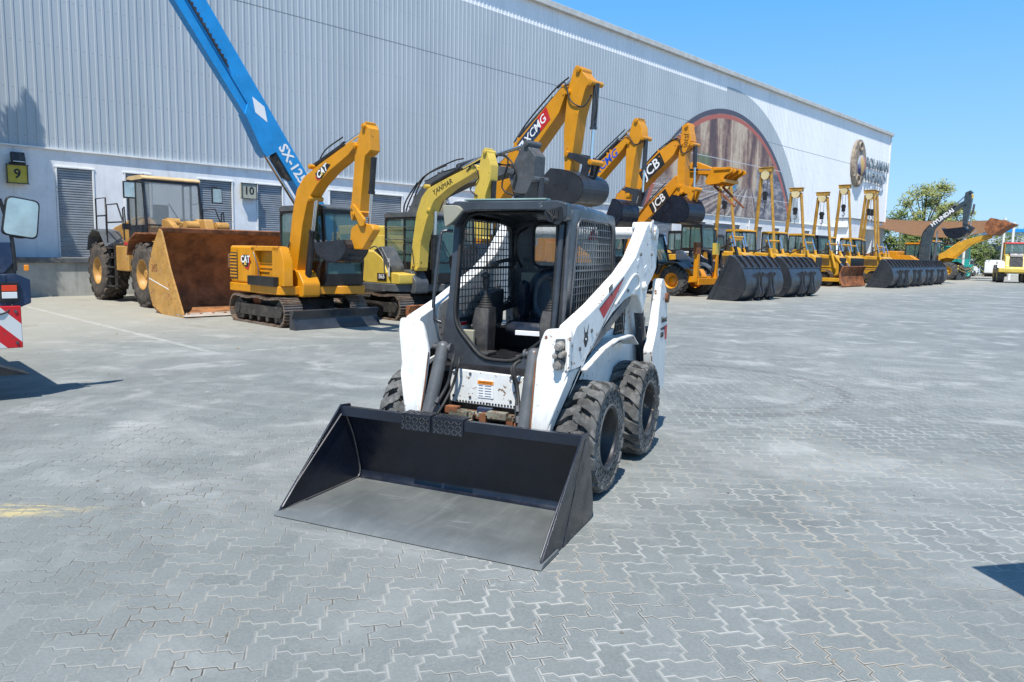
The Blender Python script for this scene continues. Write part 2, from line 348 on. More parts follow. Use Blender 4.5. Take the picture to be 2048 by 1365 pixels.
# ================================================================ THE SETTING
def ground_material():
    s = Shader("grey_interlocking_pavers"); x, y, z = s.xyz()
    U = 0.118
    px = x / U - 0.153; py = y / U + 0.30
    def wave(v):
        f = v.frac(); return ((f * 0.26).min((0.5 - f) * 1.1)).max((f - 1) * 0.26)
    wob = (s.noise(3.0, 2) - 0.5) * 0.08
    X = px + wave(py) + wob; Y = py - wave(px) + wob
    ix = X.floor(); iy = Y.floor(); u = X - ix; v = Y - iy
    k = (ix + iy).mod(4.0)
    is0 = (k - 0).abs().lt(0.5); is1 = (k - 1).abs().lt(0.5); is2 = (k - 2).abs().lt(0.5); is3 = (k - 3).abs().lt(0.5)
    d = (u + is1 * 9).min((1 - u) + is0 * 9).min(v + is3 * 9).min((1 - v) + is2 * 9)
    # one random number per paver
    bx = ix - is1; by = iy - is3
    wn = s.t.nodes.new("ShaderNodeTexWhiteNoise"); wn.noise_dimensions = '2D'; s.t.links.new(s.comb(bx, by), wn.inputs['Vector']); rnd = E(s.t, wn.outputs[0])
    big = s.noise(0.22, 5, 0.6); med = s.noise(1.3, 5, 0.62, dist=0.5); fine = s.noise(60, 4, 0.7); grit = s.noise(260, 3, 0.7)
    base = s.mix(rnd * 0.45 + big.smooth(0.3, 0.7) * 0.3 + s.noise(7, 5, .7).smooth(.3, .7) * .25, (0.112, 0.123, 0.120), (0.192, 0.206, 0.198))
    base = s.mix((grit * 0.5 + fine * 0.5).smooth(0.35, 0.65, 0, 0.55), base, (0.255, 0.270, 0.256))
    dry = s.noise(0.55, 5, 0.65, dist=0.7)
    base = s.mix(dry.smooth(0.46, 0.66) * y.smooth(3, 6, .12, .40), base, (0.33, 0.335, 0.315)); base = s.mix(med.smooth(0.50, 0.74) * y.smooth(3, 7, .25, .6), base, (0.43, 0.43, 0.41))
    sw = s.noise(1.0, 5, .65, co=s.comb((x * .35 + y * .9) * 1.6, (y * .35 - x * .9) * .28)); base = s.mix(sw.smooth(.58, .72) * .25, base, (.46, .46, .44))
    base = s.mix(s.noise(4.5, 6, .75, dist=.5).smooth(.60, .72) * s.noise(.5, 3).smooth(.45, .6) * .6, base, (.52, .52, .50))
    oil = s.noise(0.7, 5, 0.7, dist=0.8)
    base = s.mix(oil.smooth(0.56, 0.72) * 0.5, base, (0.115, 0.122, 0.12))
    # warm dust nearer the warehouse
    qq = (x - W0.x) * DN.x + (y - W0.y) * DN.y; ss = (x - W0.x) * DS.x + (y - W0.y) * DS.y
    warm = (qq + (big - 0.5) * 8).smooth(9, 18, 1.0, 0.0)
    base = s.mix(warm * 0.75, base, (0.36, 0.335, 0.27))
    # oily patches in front of the machines
    st = s.noise(0.9, 4, 0.6, co=s.comb(qq * 0.6, ss * 1.4), dist=0.6)
    base = s.mix(st.smooth(0.62, 0.72) * warm * 0.55, base, (0.17, 0.13, 0.085))
    # yellow paint specks
    yl = s.noise(2.1, 6, 0.75); ym = s.noise(0.33, 2)
    base = s.mix((yl.smooth(0.70, 0.72) * ym.smooth(0.55, 0.62) * 0.8), base, (0.62, 0.45, 0.12))
    ys = ((((x + 3.05) * (x + 3.05)) * 0.6 + ((y - 4.33 - (x + 3.05) * .10) * (y - 4.33 - (x + 3.05) * .10)) * 11.0).sqrt() + (s.noise(5, 4, .7) - .5) * .9).smooth(.15, .55, 1, 0); base = s.mix(ys * s.noise(1.0, 6, .8, co=s.comb(x * 3, y * 14), dist=.4).smooth(.42, .62) * .75, base, (.56, .44, .19))
    # curved tyre marks
    rd_ = ((x - 2.3) * (x - 2.3) + (y - 9.25) * (y - 9.25)).sqrt(); ring = (rd_ - 1.78).abs().min((rd_ - 1.42).abs() + .06)
    mk = ring.smooth(0.03, 0.15, 1, 0) * s.noise(2.4, 4, .7).smooth(0.36, 0.56, .25, 1) * x.smooth(1.2, 2.2)
    base = s.mix(mk * 0.62, base, (0.11, 0.11, 0.105))
    # joints: pale sand edge, thin dark gap
    jm = s.noise(1.1, 4, 0.6)
    jside = (x + (s.noise(.6, 3) - .5) * 3).smooth(-2.6, 0.4, .30, 1.0)
    edge = jside * d.smooth(0.04, 0.095, 1, 0) * jm.smooth(0.25, 0.6, 0.45, 1.0)
    gap = (d + (s.noise(25, 2) - 0.5) * 0.04).smooth(0.012, 0.036, 1, 0) * s.noise(2.7, 3).smooth(0.40, 0.62, 0.05, 1)
    hole = d.smooth(.02, .075, 1, 0) * s.noise(5.5, 3, .6).smooth(.64, .70); gap = gap.max(hole)
    warmj = s.mix(s.noise(0.8, 3).smooth(0.45, 0.65), (0.44, 0.435, 0.40), (0.43, 0.385, 0.31))
    fade = y.smooth(3.5, 15, 1.0, 0.22) * s.noise(.45, 3).smooth(.35, .6, .55, 1.0)
    c = s.mix(edge * fade * 0.9, base, warmj); c = s.mix(gap * fade, c, (0.055, 0.048, 0.038))
    fl = ((qq + 0.0).abs()).lt(0.001)
    # faded white bay line
    ln = ((ss + 1.91).abs()).smooth(0.035, 0.075, 1, 0) * qq.smooth(3, 4) * qq.smooth(15, 16.5, 1, 0) * s.noise(5, 4, 0.7).smooth(0.3, 0.6)
    c = s.mix(ln * 0.3, c, (0.62, 0.61, 0.57))
    s.color(c); s.rough(0.75); s.b.inputs['Specular IOR Level'].default_value = 0.3
    h = d.smooth(0.0, 0.07) * fade * 0.9 + fine * 0.12 + grit * 0.07 + rnd * 0.10
    s.bump(h, 0.006, 0.8)
    return s.m
g = MB(); g.add([(-400, -60, 0), (900, -60, 0), (900, 900, 0), (-400, 900, 0)], [(0, 1, 2, 3)])
tag(g.build("ground", ground_material()), kind='structure')

# ---------------- warehouse
S_END, Z_CL, Z_ROOF = 76.1, 4.6, 14.35
wh = empty("warehouse", B(0, 0), YAW * -1 + math.pi / 2, "long white and grey ribbed metal warehouse with mural and roller shutters", "warehouse")
# local axes of the warehouse: x runs along the wall (s), y points INTO the building, z up
def clad_material():
    s = Shader("ribbed_cladding_paint"); x, y, z = s.xyz()
    dd = (((x - 42.8) * (x - 42.8)) + ((z - 0.3) * (z - 0.3))).sqrt()
    grey = (z.lt(13.2) * x.lt(42.8)).max(dd.lt(13.25) * x.gt(42.0))
    n = s.noise(1.0, 5, 0.6, co=s.scaled((0.5, 0.5, 0.12))); st = s.noise(1.0, 4, 0.6, co=s.scaled((3.0, 1, 0.10)))
    g_ = s.mix(n.smooth(0.3, 0.7), (0.375, 0.42, 0.45), (0.43, 0.475, 0.505)); w_ = s.mix(n.smooth(0.3, 0.7), (0.78, 0.79, 0.80), (0.84, 0.85, 0.86))
    c = s.mix(grey, w_, g_); c = s.mix(st.smooth(0.5, 0.8) * 0.22, c, (0.30, 0.33, 0.35))
    # horizontal sheet lap and screw rows
    lap = (z - 10.52).abs().lt(0.022); c = s.mix(lap * 0.75, c, (0.12, 0.14, 0.16))
    scr = ((z.frac() - 0.5).abs().lt(0.02)) * (((x * 4).frac() - 0.42).abs().lt(0.09)); zz = (z / 1.4); scr = ((zz.frac() - 0.5).abs().lt(0.014)) * (((x * 4).frac() - 0.42).abs().lt(0.12))
    c = s.mix(scr * 0.35, c, (0.15, 0.17, 0.19))
    s.color(c); s.rough(0.5); s.bump(s.noise(6, 3), 0.004, 0.3)
    return s.m
m = MB(); x = -30.0; P = []
while x < S_END:
    P += [(x, 0.0), (x + 0.155, 0.0), (x + 0.170, -0.018), (x + 0.224, -0.018), (x + 0.245, 0.0)]; x += 0.25
P.append((S_END, 0.0)); n = len(P)
m.add([(p[0], p[1], Z_CL) for p in P] + [(p[0], p[1], Z_ROOF) for p in P], [(i, i + 1, n + i + 1, n + i) for i in range(n - 1)])
cl = m.build("cladding", clad_material(), wh)
plaster = paint("white_plaster", (0.80, 0.81, 0.82), 0.7, 0.05, 0.25, (0.52, 0.50, 0.44), streak=0.18, sc=0.6)
dockm = paint("concrete_dock", (0.38, 0.38, 0.35), 0.8, 0.12, 0.5, (0.30, 0.28, 0.22), streak=0.35, sc=0.7, bump=0.4)
# lower wall with real openings
doors = [(0.10, 1.22), (2.12, 3.0), (4.60, 5.90), (6.81, 7.93), (9.95, 13.72), (17.0, 19.2), (24.0, 26.5), (31.3, 32.6), (33.5, 35.8), (38.0, 40.0), (41.0, 45.0), (47.5, 48.6), (50.6, 51.6), (56.0, 57.5), (67.4, 70.3)]
ZD0, ZD1 = 1.19, 4.02
m = MB(); prev = -30.0
for a, b in doors:
    m.box(((prev + a) / 2, 0.10, (ZD0 + Z_CL) / 2), (a - prev, 0.2, Z_CL - ZD0))
    m.box(((a + b) / 2, 0.10, (ZD1 + Z_CL) / 2), (b - a, 0.2, Z_CL - ZD1)); prev = b
m.box(((prev + S_END) / 2, 0.10, (ZD0 + Z_CL) / 2), (S_END - prev, 0.2, Z_CL - ZD0))
m.build("wall", plaster, wh)
MB().box((23.05, -0.30, 0.52), (106.1, 1.1, 1.04)).build("dock_wall", dockm, wh)
MB().box((23.05, -0.33, 1.115), (106.1, 1.2, 0.145)).build("dock_ledge", paint("dark_dock_edge", (0.10, 0.11, 0.12), 0.6, 0.2, 0.4), wh, 0.01)
MB().box((23.05, -0.035, Z_CL - 0.03), (106.1, 0.11, 0.05)).build("drip_flashing", M['white2'], wh)
# roller shutters: slatted curtain with real slats
shm = paint("grey_shutter_slats", (0.33, 0.36, 0.39), 0.4, 0.08, 0.25, (0.3, 0.28, 0.24), metal=0.2)
for a, b in doors:
    m = MB(); z = ZD0 + 0.01
    while z < ZD1:
        m.prism([(0.09, z), (0.055, z + 0.022), (0.055, z + 0.058), (0.09, z + 0.078), (0.12, z + 0.078), (0.12, z)], a + 0.002, b - 0.002, 'x'); z += 0.08
    sh = m.build("roller_shutter", shm, wh)
    f = MB().box((a + 0.03, 0.0, (ZD0 + ZD1) / 2), (0.05, 0.06, ZD1 - ZD0)).box((b - 0.03, 0.0, (ZD0 + ZD1) / 2), (0.05, 0.06, ZD1 - ZD0)).box(((a + b) / 2, 0.0, ZD1 + 0.02), (b - a + 0.05, 0.07, 0.05))
    f.build("guide_frame", M['white2'], sh, 0.005)
# roof body, gutter and gable
gut = paint("cream_gutter", (0.55, 0.54, 0.50), 0.5, 0.08, 0.3)
m = MB().box((23.05, -0.11, Z_ROOF + 0.09), (106.5, 0.30, 0.30)); m.build("gutter", gut, wh, 0.02)
m = MB(); m.prism([(0.16, Z_ROOF), (30, Z_ROOF + 2.4), (60, Z_ROOF)], -30, S_END + 0.15, 'x'); m.build("roof", M['white2'], wh)
m = MB().box((S_END - 0.05, 30, 7.2), (0.10, 59.8, 14.2)); m.build("end_wall", M['white2'], wh)
m = MB().box((S_END + 0.03, -0.02, 9.5), (0.14, 0.14, 9.7)); m.build("corner_trim", M['white2'], wh)
m = MB().box((23, 30, 7.1), (105.8, 59.2, 14.0)); 
# porch box near the end of the wall
m = MB().box((67.6, -0.55, 4.95), (9.0, 1.1, 0.8)).box((65.0, -0.55, 2.9), (3.2, 1.1, 3.3)).box((71.2, -0.55, 2.9), (1.8, 1.1, 3.3)); m.build("porch", plaster, wh, 0.02)
MB().box((67.6, -0.58, 5.38), (9.2, 1.3, 0.07)).build("porch_coping", M['wornsteel'], wh)

for s_ in (16.2, 29.6, 46.2, 58.8):
    m = MB(); m.cyl((s_, -0.10, 1.2), (s_, -0.10, 4.45), 0.055, seg=10)
    for zz in (1.6, 2.8, 4.0): m.box((s_, -0.06, zz), (.16, .10, .04))
    m.build("downpipe", M['white2'], wh)
# mural : a flat printed segment fixed on the ribs
def mural_material():
    s = Shader("faded_printed_mural"); x, y, z = s.xyz(); cx, cz, Rr = 42.8, 0.3, 11.7
    dd = (((x - cx) * (x - cx)) + ((z - cz) * (z - cz))).sqrt()
    a = s.noise(1.0, 3, 0.5, co=s.scaled((0.42, 1, 0.05)), dist=0.5); b = s.noise(1.0, 5, 0.6, co=s.scaled((1.1, 1, 0.12)), dist=0.3); b2 = s.noise(2.2, 6, 0.7)
    col = s.ramp(a * 0.45 + b * 0.42 + b2 * 0.13, [(0.36, (0.018, 0.014, 0.025)), (0.45, (0.13, 0.055, 0.04)), (0.50, (0.34, 0.20, 0.13)), (0.555, (0.62, 0.48, 0.33)), (0.64, (0.26, 0.13, 0.09))])
    # receding boards at the bottom, vanishing at one point
    vx = (x - 46.0) / ((z - 7.4).min(-0.15)); bands = s.noise(1.0, 2, 0.5, co=s.comb(vx * 3.0, 0.0, 0.0)); bands2 = s.noise(6, 4)
    road = s.ramp(bands + (bands2 - 0.5) * 0.3, [(0.36, (0.035, 0.04, 0.07)), (0.46, (0.20, 0.13, 0.11)), (0.54, (0.42, 0.33, 0.27)), (0.62, (0.56, 0.49, 0.41))])
    col = s.mix((z + (b2 - 0.5) * 0.9).smooth(6.4, 7.0, 1, 0), col, road)
    clut = s.noise(1.0, 6, 0.75, co=s.scaled((0.8, 1, 1.8)))
    cl_ = s.ramp(clut, [(0.38, (0.035, 0.04, 0.07)), (0.48, (0.13, 0.12, 0.15)), (0.56, (0.34, 0.31, 0.30)), (0.66, (0.50, 0.47, 0.44))])
    col = s.mix(x.smooth(46.8, 47.4) * z.smooth(8.0, 8.5, 1, 0), col, cl_)
    # blue machine and green shrub
    bl = ((((x - 43.4) * (x - 43.4)) * 0.8 + (z - 7.2) * (z - 7.2)).sqrt() + (b2 - 0.5) * 0.9).smooth(0.6, 0.9, 1, 0); col = s.mix(bl * 0.85, col, (0.02, 0.22, 0.38))
    gr = ((((x - 39.3) * (x - 39.3)) * 0.6 + (z - 7.9) * (z - 7.9)).sqrt() + (b2 - 0.5) * 1.2).smooth(0.6, 1.0, 1, 0); col = s.mix(gr * 0.8, col, (0.10, 0.15, 0.05))
    ring = ((dd - (Rr - 0.50)).abs()).lt(0.15); col = s.mix(ring, col, (0.46, 0.10, 0.055))
    dark = dd.gt(Rr - 0.33); col = s.mix(dark, col, (0.06, 0.05, 0.07))
    # fixing laps of the print
    lap = ((z - 6.15).abs().lt(0.03)).max((z - 8.5).abs().lt(0.03)); col = s.mix(lap * 0.7, col, (0.6, 0.6, 0.62))
    col = s.mix(0.06, col, (0.55, 0.57, 0.62))
    s.color(col); s.rough(0.5)
    s.bump(((x * 4).frac() - 0.5).abs(), 0.02, 0.4); return s.m
pts = [(42.8 + 11.7 * math.cos(t), 0.3 + 11.7 * math.sin(t)) for t in [R(21.8) + (R(158.2) - R(21.8)) * i / 60 for i in range(61)]]
MB().prism(pts, -0.06, -0.042, 'y').build("mural", mural_material(), wh)

# number signs and floodlight
def number_sign(s0, s1, z0, z1, txt, mat, label):
    t = empty("bay_number_sign", B((s0 + s1) / 2, 0, z0), YAW * -1 + math.pi / 2, label, "sign", "numbered bay signs on the warehouse wall")
    wd = s1 - s0; ht = z1 - z0
    MB().box((0, -0.13, ht / 2), (wd, 0.14, ht)).build("sign_box", mat, t, 0.01)
    fr = MB()
    for sx in (-1, 1): fr.box((sx * wd / 2, -0.21, ht / 2), (0.025, 0.03, ht + 0.02))
    for sz in (0, ht): fr.box((0, -0.212, sz), (wd + 0.08, 0.03, 0.025))
    fr.build("frame", M['plastic'], t)
    MB().box((0, -0.03, ht * .5), (0.1, 0.06, ht * .6)).build("bracket", M['plastic'], t)
    text("numeral", txt, ht * 0.72, M['decalblack'], t, (0, -0.203, ht / 2), (1, 0, 0), (0, 0, 1), 0.002, bold=0.008)
    return t
number_sign(-1.22, -0.69, 3.42, 3.97, "9", paint("sun_faded_yellow_sign", (0.52, 0.42, 0.03), 0.5, 0.1, 0.3), "yellow square sign with the number 9 below the floodlight")
number_sign(6.14, 6.72, 3.44, 4.0, "10", paint("weathered_grey_sign", (0.42, 0.42, 0.33), 0.5, 0.1, 0.4), "grey square sign with the number 10 between two roller shutters")
fl = empty("floodlight", B(-0.92, 0, 4.02), YAW * -1 + math.pi / 2, "rectangular wall floodlight mounted above the yellow number 9 sign", "lamp")
rt_ = Matrix.Rotation(R(-20), 3, 'X')
MB().box((0, -0.20, 0.17), (0.36, 0.14, 0.30), rt_).build("housing", M['plastic'], fl, 0.01)
MB().box((0, -0.275, 0.145), (0.30, 0.012, 0.24), rt_).build("lens", M['lamp'], fl)
MB().box((0, -0.1, 0.0), (0.42, 0.16, 0.04)).build("bracket", M['plastic'], fl)
# round emblem and letters near the far end
em = empty("wall_emblem", B(67.2, 0, 8.5), YAW * -1 + math.pi / 2, "tall oval bronze emblem with a coloured globe high on the wall", "sign")
stone = paint("bronze_emblem_relief", (0.30, 0.24, 0.18), 0.6, 0.3, 0.4, (0.4, 0.34, 0.26), bump=0.8, sc=1.5)
ell = lambda cx, cz, rx, rz, n=40: [(cx + rx * math.cos(2 * math.pi * i / n), cz + rz * math.sin(2 * math.pi * i / n)) for i in range(n)]
MB().prism(ell(0, 2.2, 1.65, 2.2), -0.30, -0.05, 'y').build("backing_plate", stone, em, 0.05)
m = MB()
for c_, r_ in (((-0.05, 3.75), 0.38), ((-0.25, 0.65), 0.42)):
    m.tube([(c_[0] + r_ * math.cos(a / 12 * 6.283), -0.34, c_[1] + r_ * math.sin(a / 12 * 6.283)) for a in range(12)], 0.09, 6, closed=True)
m.tube([(-1.2 + 0.05 * math.sin(a), -0.32, 0.9 + a * 0.3) for a in range(9)], 0.12, 6); m.tube([(-1.38, -0.31, 1.3), (-1.45, -0.31, 2.2), (-1.33, -0.31, 3.2)], 0.09, 6)
m.tube([(0.2, -0.32, 0.2), (0.35, -0.32, 0.9), (0.75, -0.32, 1.1)], 0.11, 6)
m.build("scrollwork", stone, em)
def globe_m():
    s = Shader("painted_globe"); x, y, z = s.xyz(); n = s.noise(1.3, 4, 0.6, dist=0.4)
    c = s.mix((z + (n - .5) * 1.2).smooth(1.55, 2.3), (0.035, 0.04, 0.16), (0.30, 0.33, 0.40)); c = s.mix((x + (n - .5) * .8).smooth(0.3, 0.75) * (z + (n - .5)).smooth(1.3, 1.9), c, (0.50, 0.16, 0.09))
    lnd = ((((x - 0.15 - (2.2 - z) * 0.15) * 1.7) * ((x - 0.15 - (2.2 - z) * 0.15) * 1.7) + ((z - 2.0) * 0.75) * ((z - 2.0) * 0.75)).sqrt() + (n - .5) * .9).smooth(0.55, 0.75, 1, 0)
    c = s.mix(lnd, c, (0.55, 0.36, 0.12)); s.color(c); s.rough(0.5); return s.m
m = MB(); m.lathe([(1.02 * math.sin(t * math.pi / 16), -0.26 - 0.30 * math.cos(t * math.pi / 16)) for t in range(9)], (0.45, 0, 2.0), 'y', 32); 
gm = m.build("globe", globe_m(), em); gm.scale = (1, 1, 1)
lt = empty("wall_lettering", B(72.0, 0, 9.3), YAW * -1 + math.pi / 2, "two rows of raised grey metal letters beside the round wall emblem", "sign")
gl_ = paint("grey_metal_letters", (0.20, 0.24, 0.27), 0.4, 0.1, 0.1)
text("upper_row", "ROLAMAN", 1.35, gl_, lt, (0.1, -0.26, 1.65), (1, 0, 0), (0, 0, 1), 0.045, sx=1.0, bold=0.02)
text("lower_row", "WORLD", 1.35, gl_, lt, (-0.35, -0.26, 0.35), (1, 0, 0), (0, 0, 1), 0.045, sx=1.15, bold=0.02)
m = MB()
for zz in (1.4, 1.9, 0.1, 0.6): m.box((0, -0.09, zz), (5.2, 0.03, 0.05))
m.build("mounting_rails", gl_, lt)

# ================================================================ SKID STEER LOADER (the subject)
SKC = Vector((0.158, 5.714, 0)); SKR = -(math.pi / 2 + 0.4227395)      # local x forward, y = its left = picture right
sk = empty("skid_steer_loader", SKC, SKR, "white compact skid steer loader with charcoal mesh cab and black bucket lowered on the pavers", "skid steer")
WH = M['white']; CG = M['cabgrey']

def hexhole_tyre(parent, cx, sy, flip):
    """solid tyre with honeycomb side holes and curved tread lugs; outer face at y = sy*0.82"""
    Ro, Rc, Rr = 0.372, 0.335, 0.215; y0, y1 = sy * 0.545, sy * 0.80
    tr = M['tyredusty']
    root = MB()
    prof = [(Rr, y0), (Rc - .03, y0), (Rc, y0 + sy * .03), (Rc, y1 - sy * .03), (Rc - .005, y1 - sy * 0.012), (Rc - .02, y1 - sy * 0.012), (Rc - .022, y1 - sy * 0.07), (Rr, y1 - sy * 0.07)]
    root.lathe(prof, (cx, 0, 0.385), 'y', 56, close=True)
    # tread lugs : chevron bars, left and right halves staggered
    N = 20
    for half in (0, 1):
        for i in range(N):
            a0 = 2 * math.pi * (i + half * .5) / N
            ring = []
            steps = 6; bot = []; top = []
            for k in range(steps + 1):
                t = k / steps
                y = (y1 + sy * 0.012) + ((y0 + y1) / 2 - sy * 0.02 - (y1 + sy * 0.012)) * t if half == 0 else (y0 - sy * 0.008) + ((y0 + y1) / 2 + sy * 0.02 - (y0 - sy * 0.008)) * t
                a = a0 + flip * (0.26 * t ** 0.8); wd = (0.125 if t < .5 else 0.105) * (1.0 + 0.12 * math.sin(t * 9 + i))
                rr = Ro + 0.006 * math.sin(i * 2.3 + k) - (0.02 if k == 0 else 0)
                top.append((a - wd, a + wd, y, rr))
            for k in range(steps):
                A, Bq = top[k], top[k + 1]
                def P(a, y, r): return (cx + r * math.cos(a), y, 0.385 + r * math.sin(a))
                V = [P(A[0], A[2], Rc - .01), P(A[1], A[2], Rc - .01), P(A[1] - .02, A[2], A[3]), P(A[0] + .02, A[2], A[3]),
                     P(Bq[0], Bq[2], Rc - .01), P(Bq[1], Bq[2], Rc - .01), P(Bq[1] - .02, Bq[2], Bq[3]), P(Bq[0] + .02, Bq[2], Bq[3])]
                F = [(0, 1, 5, 4), (1, 2, 6, 5), (2, 3, 7, 6), (3, 0, 4, 7)]
                if k == 0: F.append((0, 3, 2, 1))
                if k == steps - 1: F.append((4, 5, 6, 7))
                root.add(V, F if sy * flip > 0 or True else F)
    # side flange with real punched holes: ring built cell by cell around hexagonal openings
    ty = root.build("tyre", tr, parent)
    h = MB(); rows = [(0.243, 24), (0.272, 24), (0.301, 24)]; yo = y1 + sy * 0.004
    for ri, (rc, nn) in enumerate(rows):
        for i in range(nn):
            a = 2 * math.pi * (i + (ri % 2) * .5) / nn
            da = math.pi / nn; dr = 0.0145
            outer = [(rc + dr * 1.0 * sgn2, a + da * sgn1) for sgn1, sgn2 in ((-1, -1), (0, -1), (1, -1), (1, 0), (1, 1), (0, 1), (-1, 1), (-1, 0))]
            hr = 0.0138
            V = []
            for r_, t_ in outer: V.append((cx + r_ * math.cos(t_), yo, 0.385 + r_ * math.sin(t_)))
            c0 = (cx + rc * math.cos(a), 0.385 + rc * math.sin(a))
            ang = [math.atan2(v[2] - c0[1], v[0] - c0[0]) for v in V]
            inn = [(c0[0] + hr * math.cos(t), yo, c0[1] + hr * math.sin(t)) for t in ang]
            deep = [(p[0], yo - sy * 0.05, p[2]) for p in inn]
            h.add(V + inn + deep, [(k, (k + 1) % 8, 8 + (k + 1) % 8, 8 + k) for k in range(8)] + [(8 + k, 8 + (k + 1) % 8, 16 + (k + 1) % 8, 16 + k) for k in range(8)])
    h.lathe([(0.3155, yo), (0.345, yo), (0.36, yo - sy * 0.02), (0.36, yo - sy * 0.04)], (cx, 0, 0.385), 'y', 52)
    h.lathe([(0.2285, yo - sy * 0.05), (0.2285, yo), (0.212, yo + sy * 0.004), (0.205, yo - sy * 0.01)], (cx, 0, 0.385), 'y', 52)
    h.build("perforated_sidewall", tr, ty)
    hb = MB(); hb.lathe([(0.2285, yo - sy * 0.045), (0.316, yo - sy * 0.045)], (cx, 0, 0.385), 'y', 48); hb.build("hole_shade", M['black'], ty)  # black disc stands in for the shade deep inside the holes
    # rim
    rm = MB(); rm.lathe([(0.205, y1 - sy * .0), (0.213, y1 + sy * .006), (0.206, y1 + sy * 0.006), (0.196, y1 - sy * 0.01), (0.190, y1 - sy * 0.10), (0.17, y1 - sy * 0.135), (0.10, y1 - sy * 0.135), (0.085, y1 - sy * 0.10), (0.0, y1 - sy * 0.10)], (cx, 0, 0.385), 'y', 40)
    rim = rm.build("rim", M['blackrim'], ty)
    b = MB()
    for i in range(8):
        a = 2 * math.pi * i / 8; b.cyl((cx + .135 * math.cos(a), y1 - sy * .135, .385 + .135 * math.sin(a)), (cx + .135 * math.cos(a), y1 - sy * .108, .385 + .135 * math.sin(a)), .014, seg=6, smooth=False)
    b.build("wheel_nuts", M['rusty'], rim)
M['blackrim'] = paint("scuffed_black_rim", (0.02, 0.02, 0.022), 0.4, 0.2, 0.3, (0.2, 0.16, 0.12), chips=0.7, chipcol=(0.25, 0.17, 0.12))
for cx in (0.54, -0.54):
    for sy in (1, -1): 
        wr = bpy.data.objects.new("wheel", None); C.objects.link(wr); wr.parent = sk
        hexhole_tyre(wr, cx, sy, 1)

# --- lower chassis / tub
m = MB(); m.prism(rounded([(0.72, 0.27), (0.74, 0.78), (0.60, 0.82), (-0.95, 0.86), (-1.10, 0.75), (-1.10, 0.30), (-0.9, 0.20), (0.55, 0.20)], 0.04), -0.50, 0.50)
m.build("chassis", M['black'], sk, 0.012)
# front panel
m = MB(); m.prism(rounded([(-0.30, 0.565), (0.27, 0.555), (0.30, 0.60), (0.30, 0.74), (0.26, 0.785), (-0.27, 0.80), (-0.30, 0.76)], 0.02), 0.735, 0.765, 'x')
fp = m.build("front_panel", WH, sk, 0.008)
m = MB()
for i in range(22): m.cyl((0.764, -0.24 + i * 0.023, 0.577), (0.77, -0.24 + i * 0.023, 0.577), 0.007, seg=6)
m.build("drain_holes", M['black'], fp)
m = MB().box((0.768, -0.02, 0.675), (0.004, 0.12, 0.12)); wl = m.build("warning_label", M['decalwhite'], fp)
MB().box((0.771, -0.02, 0.722), (0.003, 0.12, 0.026)).build("label_header", M['orangedecal'], wl)
text("label_text", "WARNING", 0.020, M['decalblack'], wl, (0.7735, -0.02, 0.722), (0, 1, 0), (0, 0, 1), 0.0006)
m = MB()
for i in range(5):
    m.box((0.771, -0.055, 0.70 - i * 0.018), (0.002, 0.035, 0.003)); m.box((0.771, 0.0, 0.70 - i * 0.018), (0.002, 0.05, 0.003))
m.build("label_lines", M['plastic'], wl)
# recessed lower front structure: cross bar, rusty step and hitch links
m = MB(); m.box((0.80, 0.0, 0.50), (0.12, 0.56, 0.035)); m.box((0.86, -0.17, 0.515), (0.07, 0.14, 0.03)); m.box((0.86, 0.17, 0.515), (0.07, 0.16, 0.03))
for i in range(9): m.box((0.885, -0.22 + i * 0.055, 0.53), (0.02, 0.025, 0.02))
m.build("front_step", M['stepsteel'] if 'stepsteel' in M else M['steel'], sk, 0.004)
m = MB()
for y in (-0.24, 0.27): m.prism([(0.80, 0.50), (0.90, 0.50), (0.98, 0.30), (0.93, 0.14), (0.84, 0.16)], y - 0.012, y + 0.012)
m.build("hitch_link", M['rusty'], sk, 0.003)
m = MB()
m.box((0.98, 0, 0.40), (0.035, 1.02, 0.10)); m.box((0.99, -0.36, 0.25), (0.03, 0.22, 0.36)); m.box((0.99, 0.36, 0.25), (0.03, 0.22, 0.36)); m.box((0.99, 0, 0.12), (0.03, 1.0, 0.06))
m.prism([(-0.06, 0.13), (0.05, 0.13), (0.07, 0.42), (-0.08, 0.42)], 1.0, 1.02, 'x')
m.build("quick_attach_plate", M['steel'], sk, 0.006)
for i, (y, z, a_, b_) in enumerate(((-.22, .535, .10, .05), (.13, .53, .14, .05), (.02, .49, .05, .09), (-.12, .47, .12, .03), (.22, .48, .05, .10))):
    MB().box((.87 + .01 * (i % 2), y, z), (.05, a_, b_)).build("front_bracket", M['rusty'] if i % 2 == 0 else M['stepsteel'], sk, .004)
hq = MB(); hq.tube(smooth_pts([(.86, -.16, .42), (.90, -.05, .40), (.90, .10, .41), (.87, .20, .45)], 4), .013, 7); hq.build("hydraulic_hose", M['rubber'], sk)
MB().cyl((.90, .05, .405), (.90, .11, .41), .02, seg=8).build("hose_fitting", M['steel'], sk)
MB().prism([(-.05, .40), (.06, .40), (.06, .56), (-.05, .56)], .80, .84, 'x').build("centre_block", M['navy'], sk, .005)
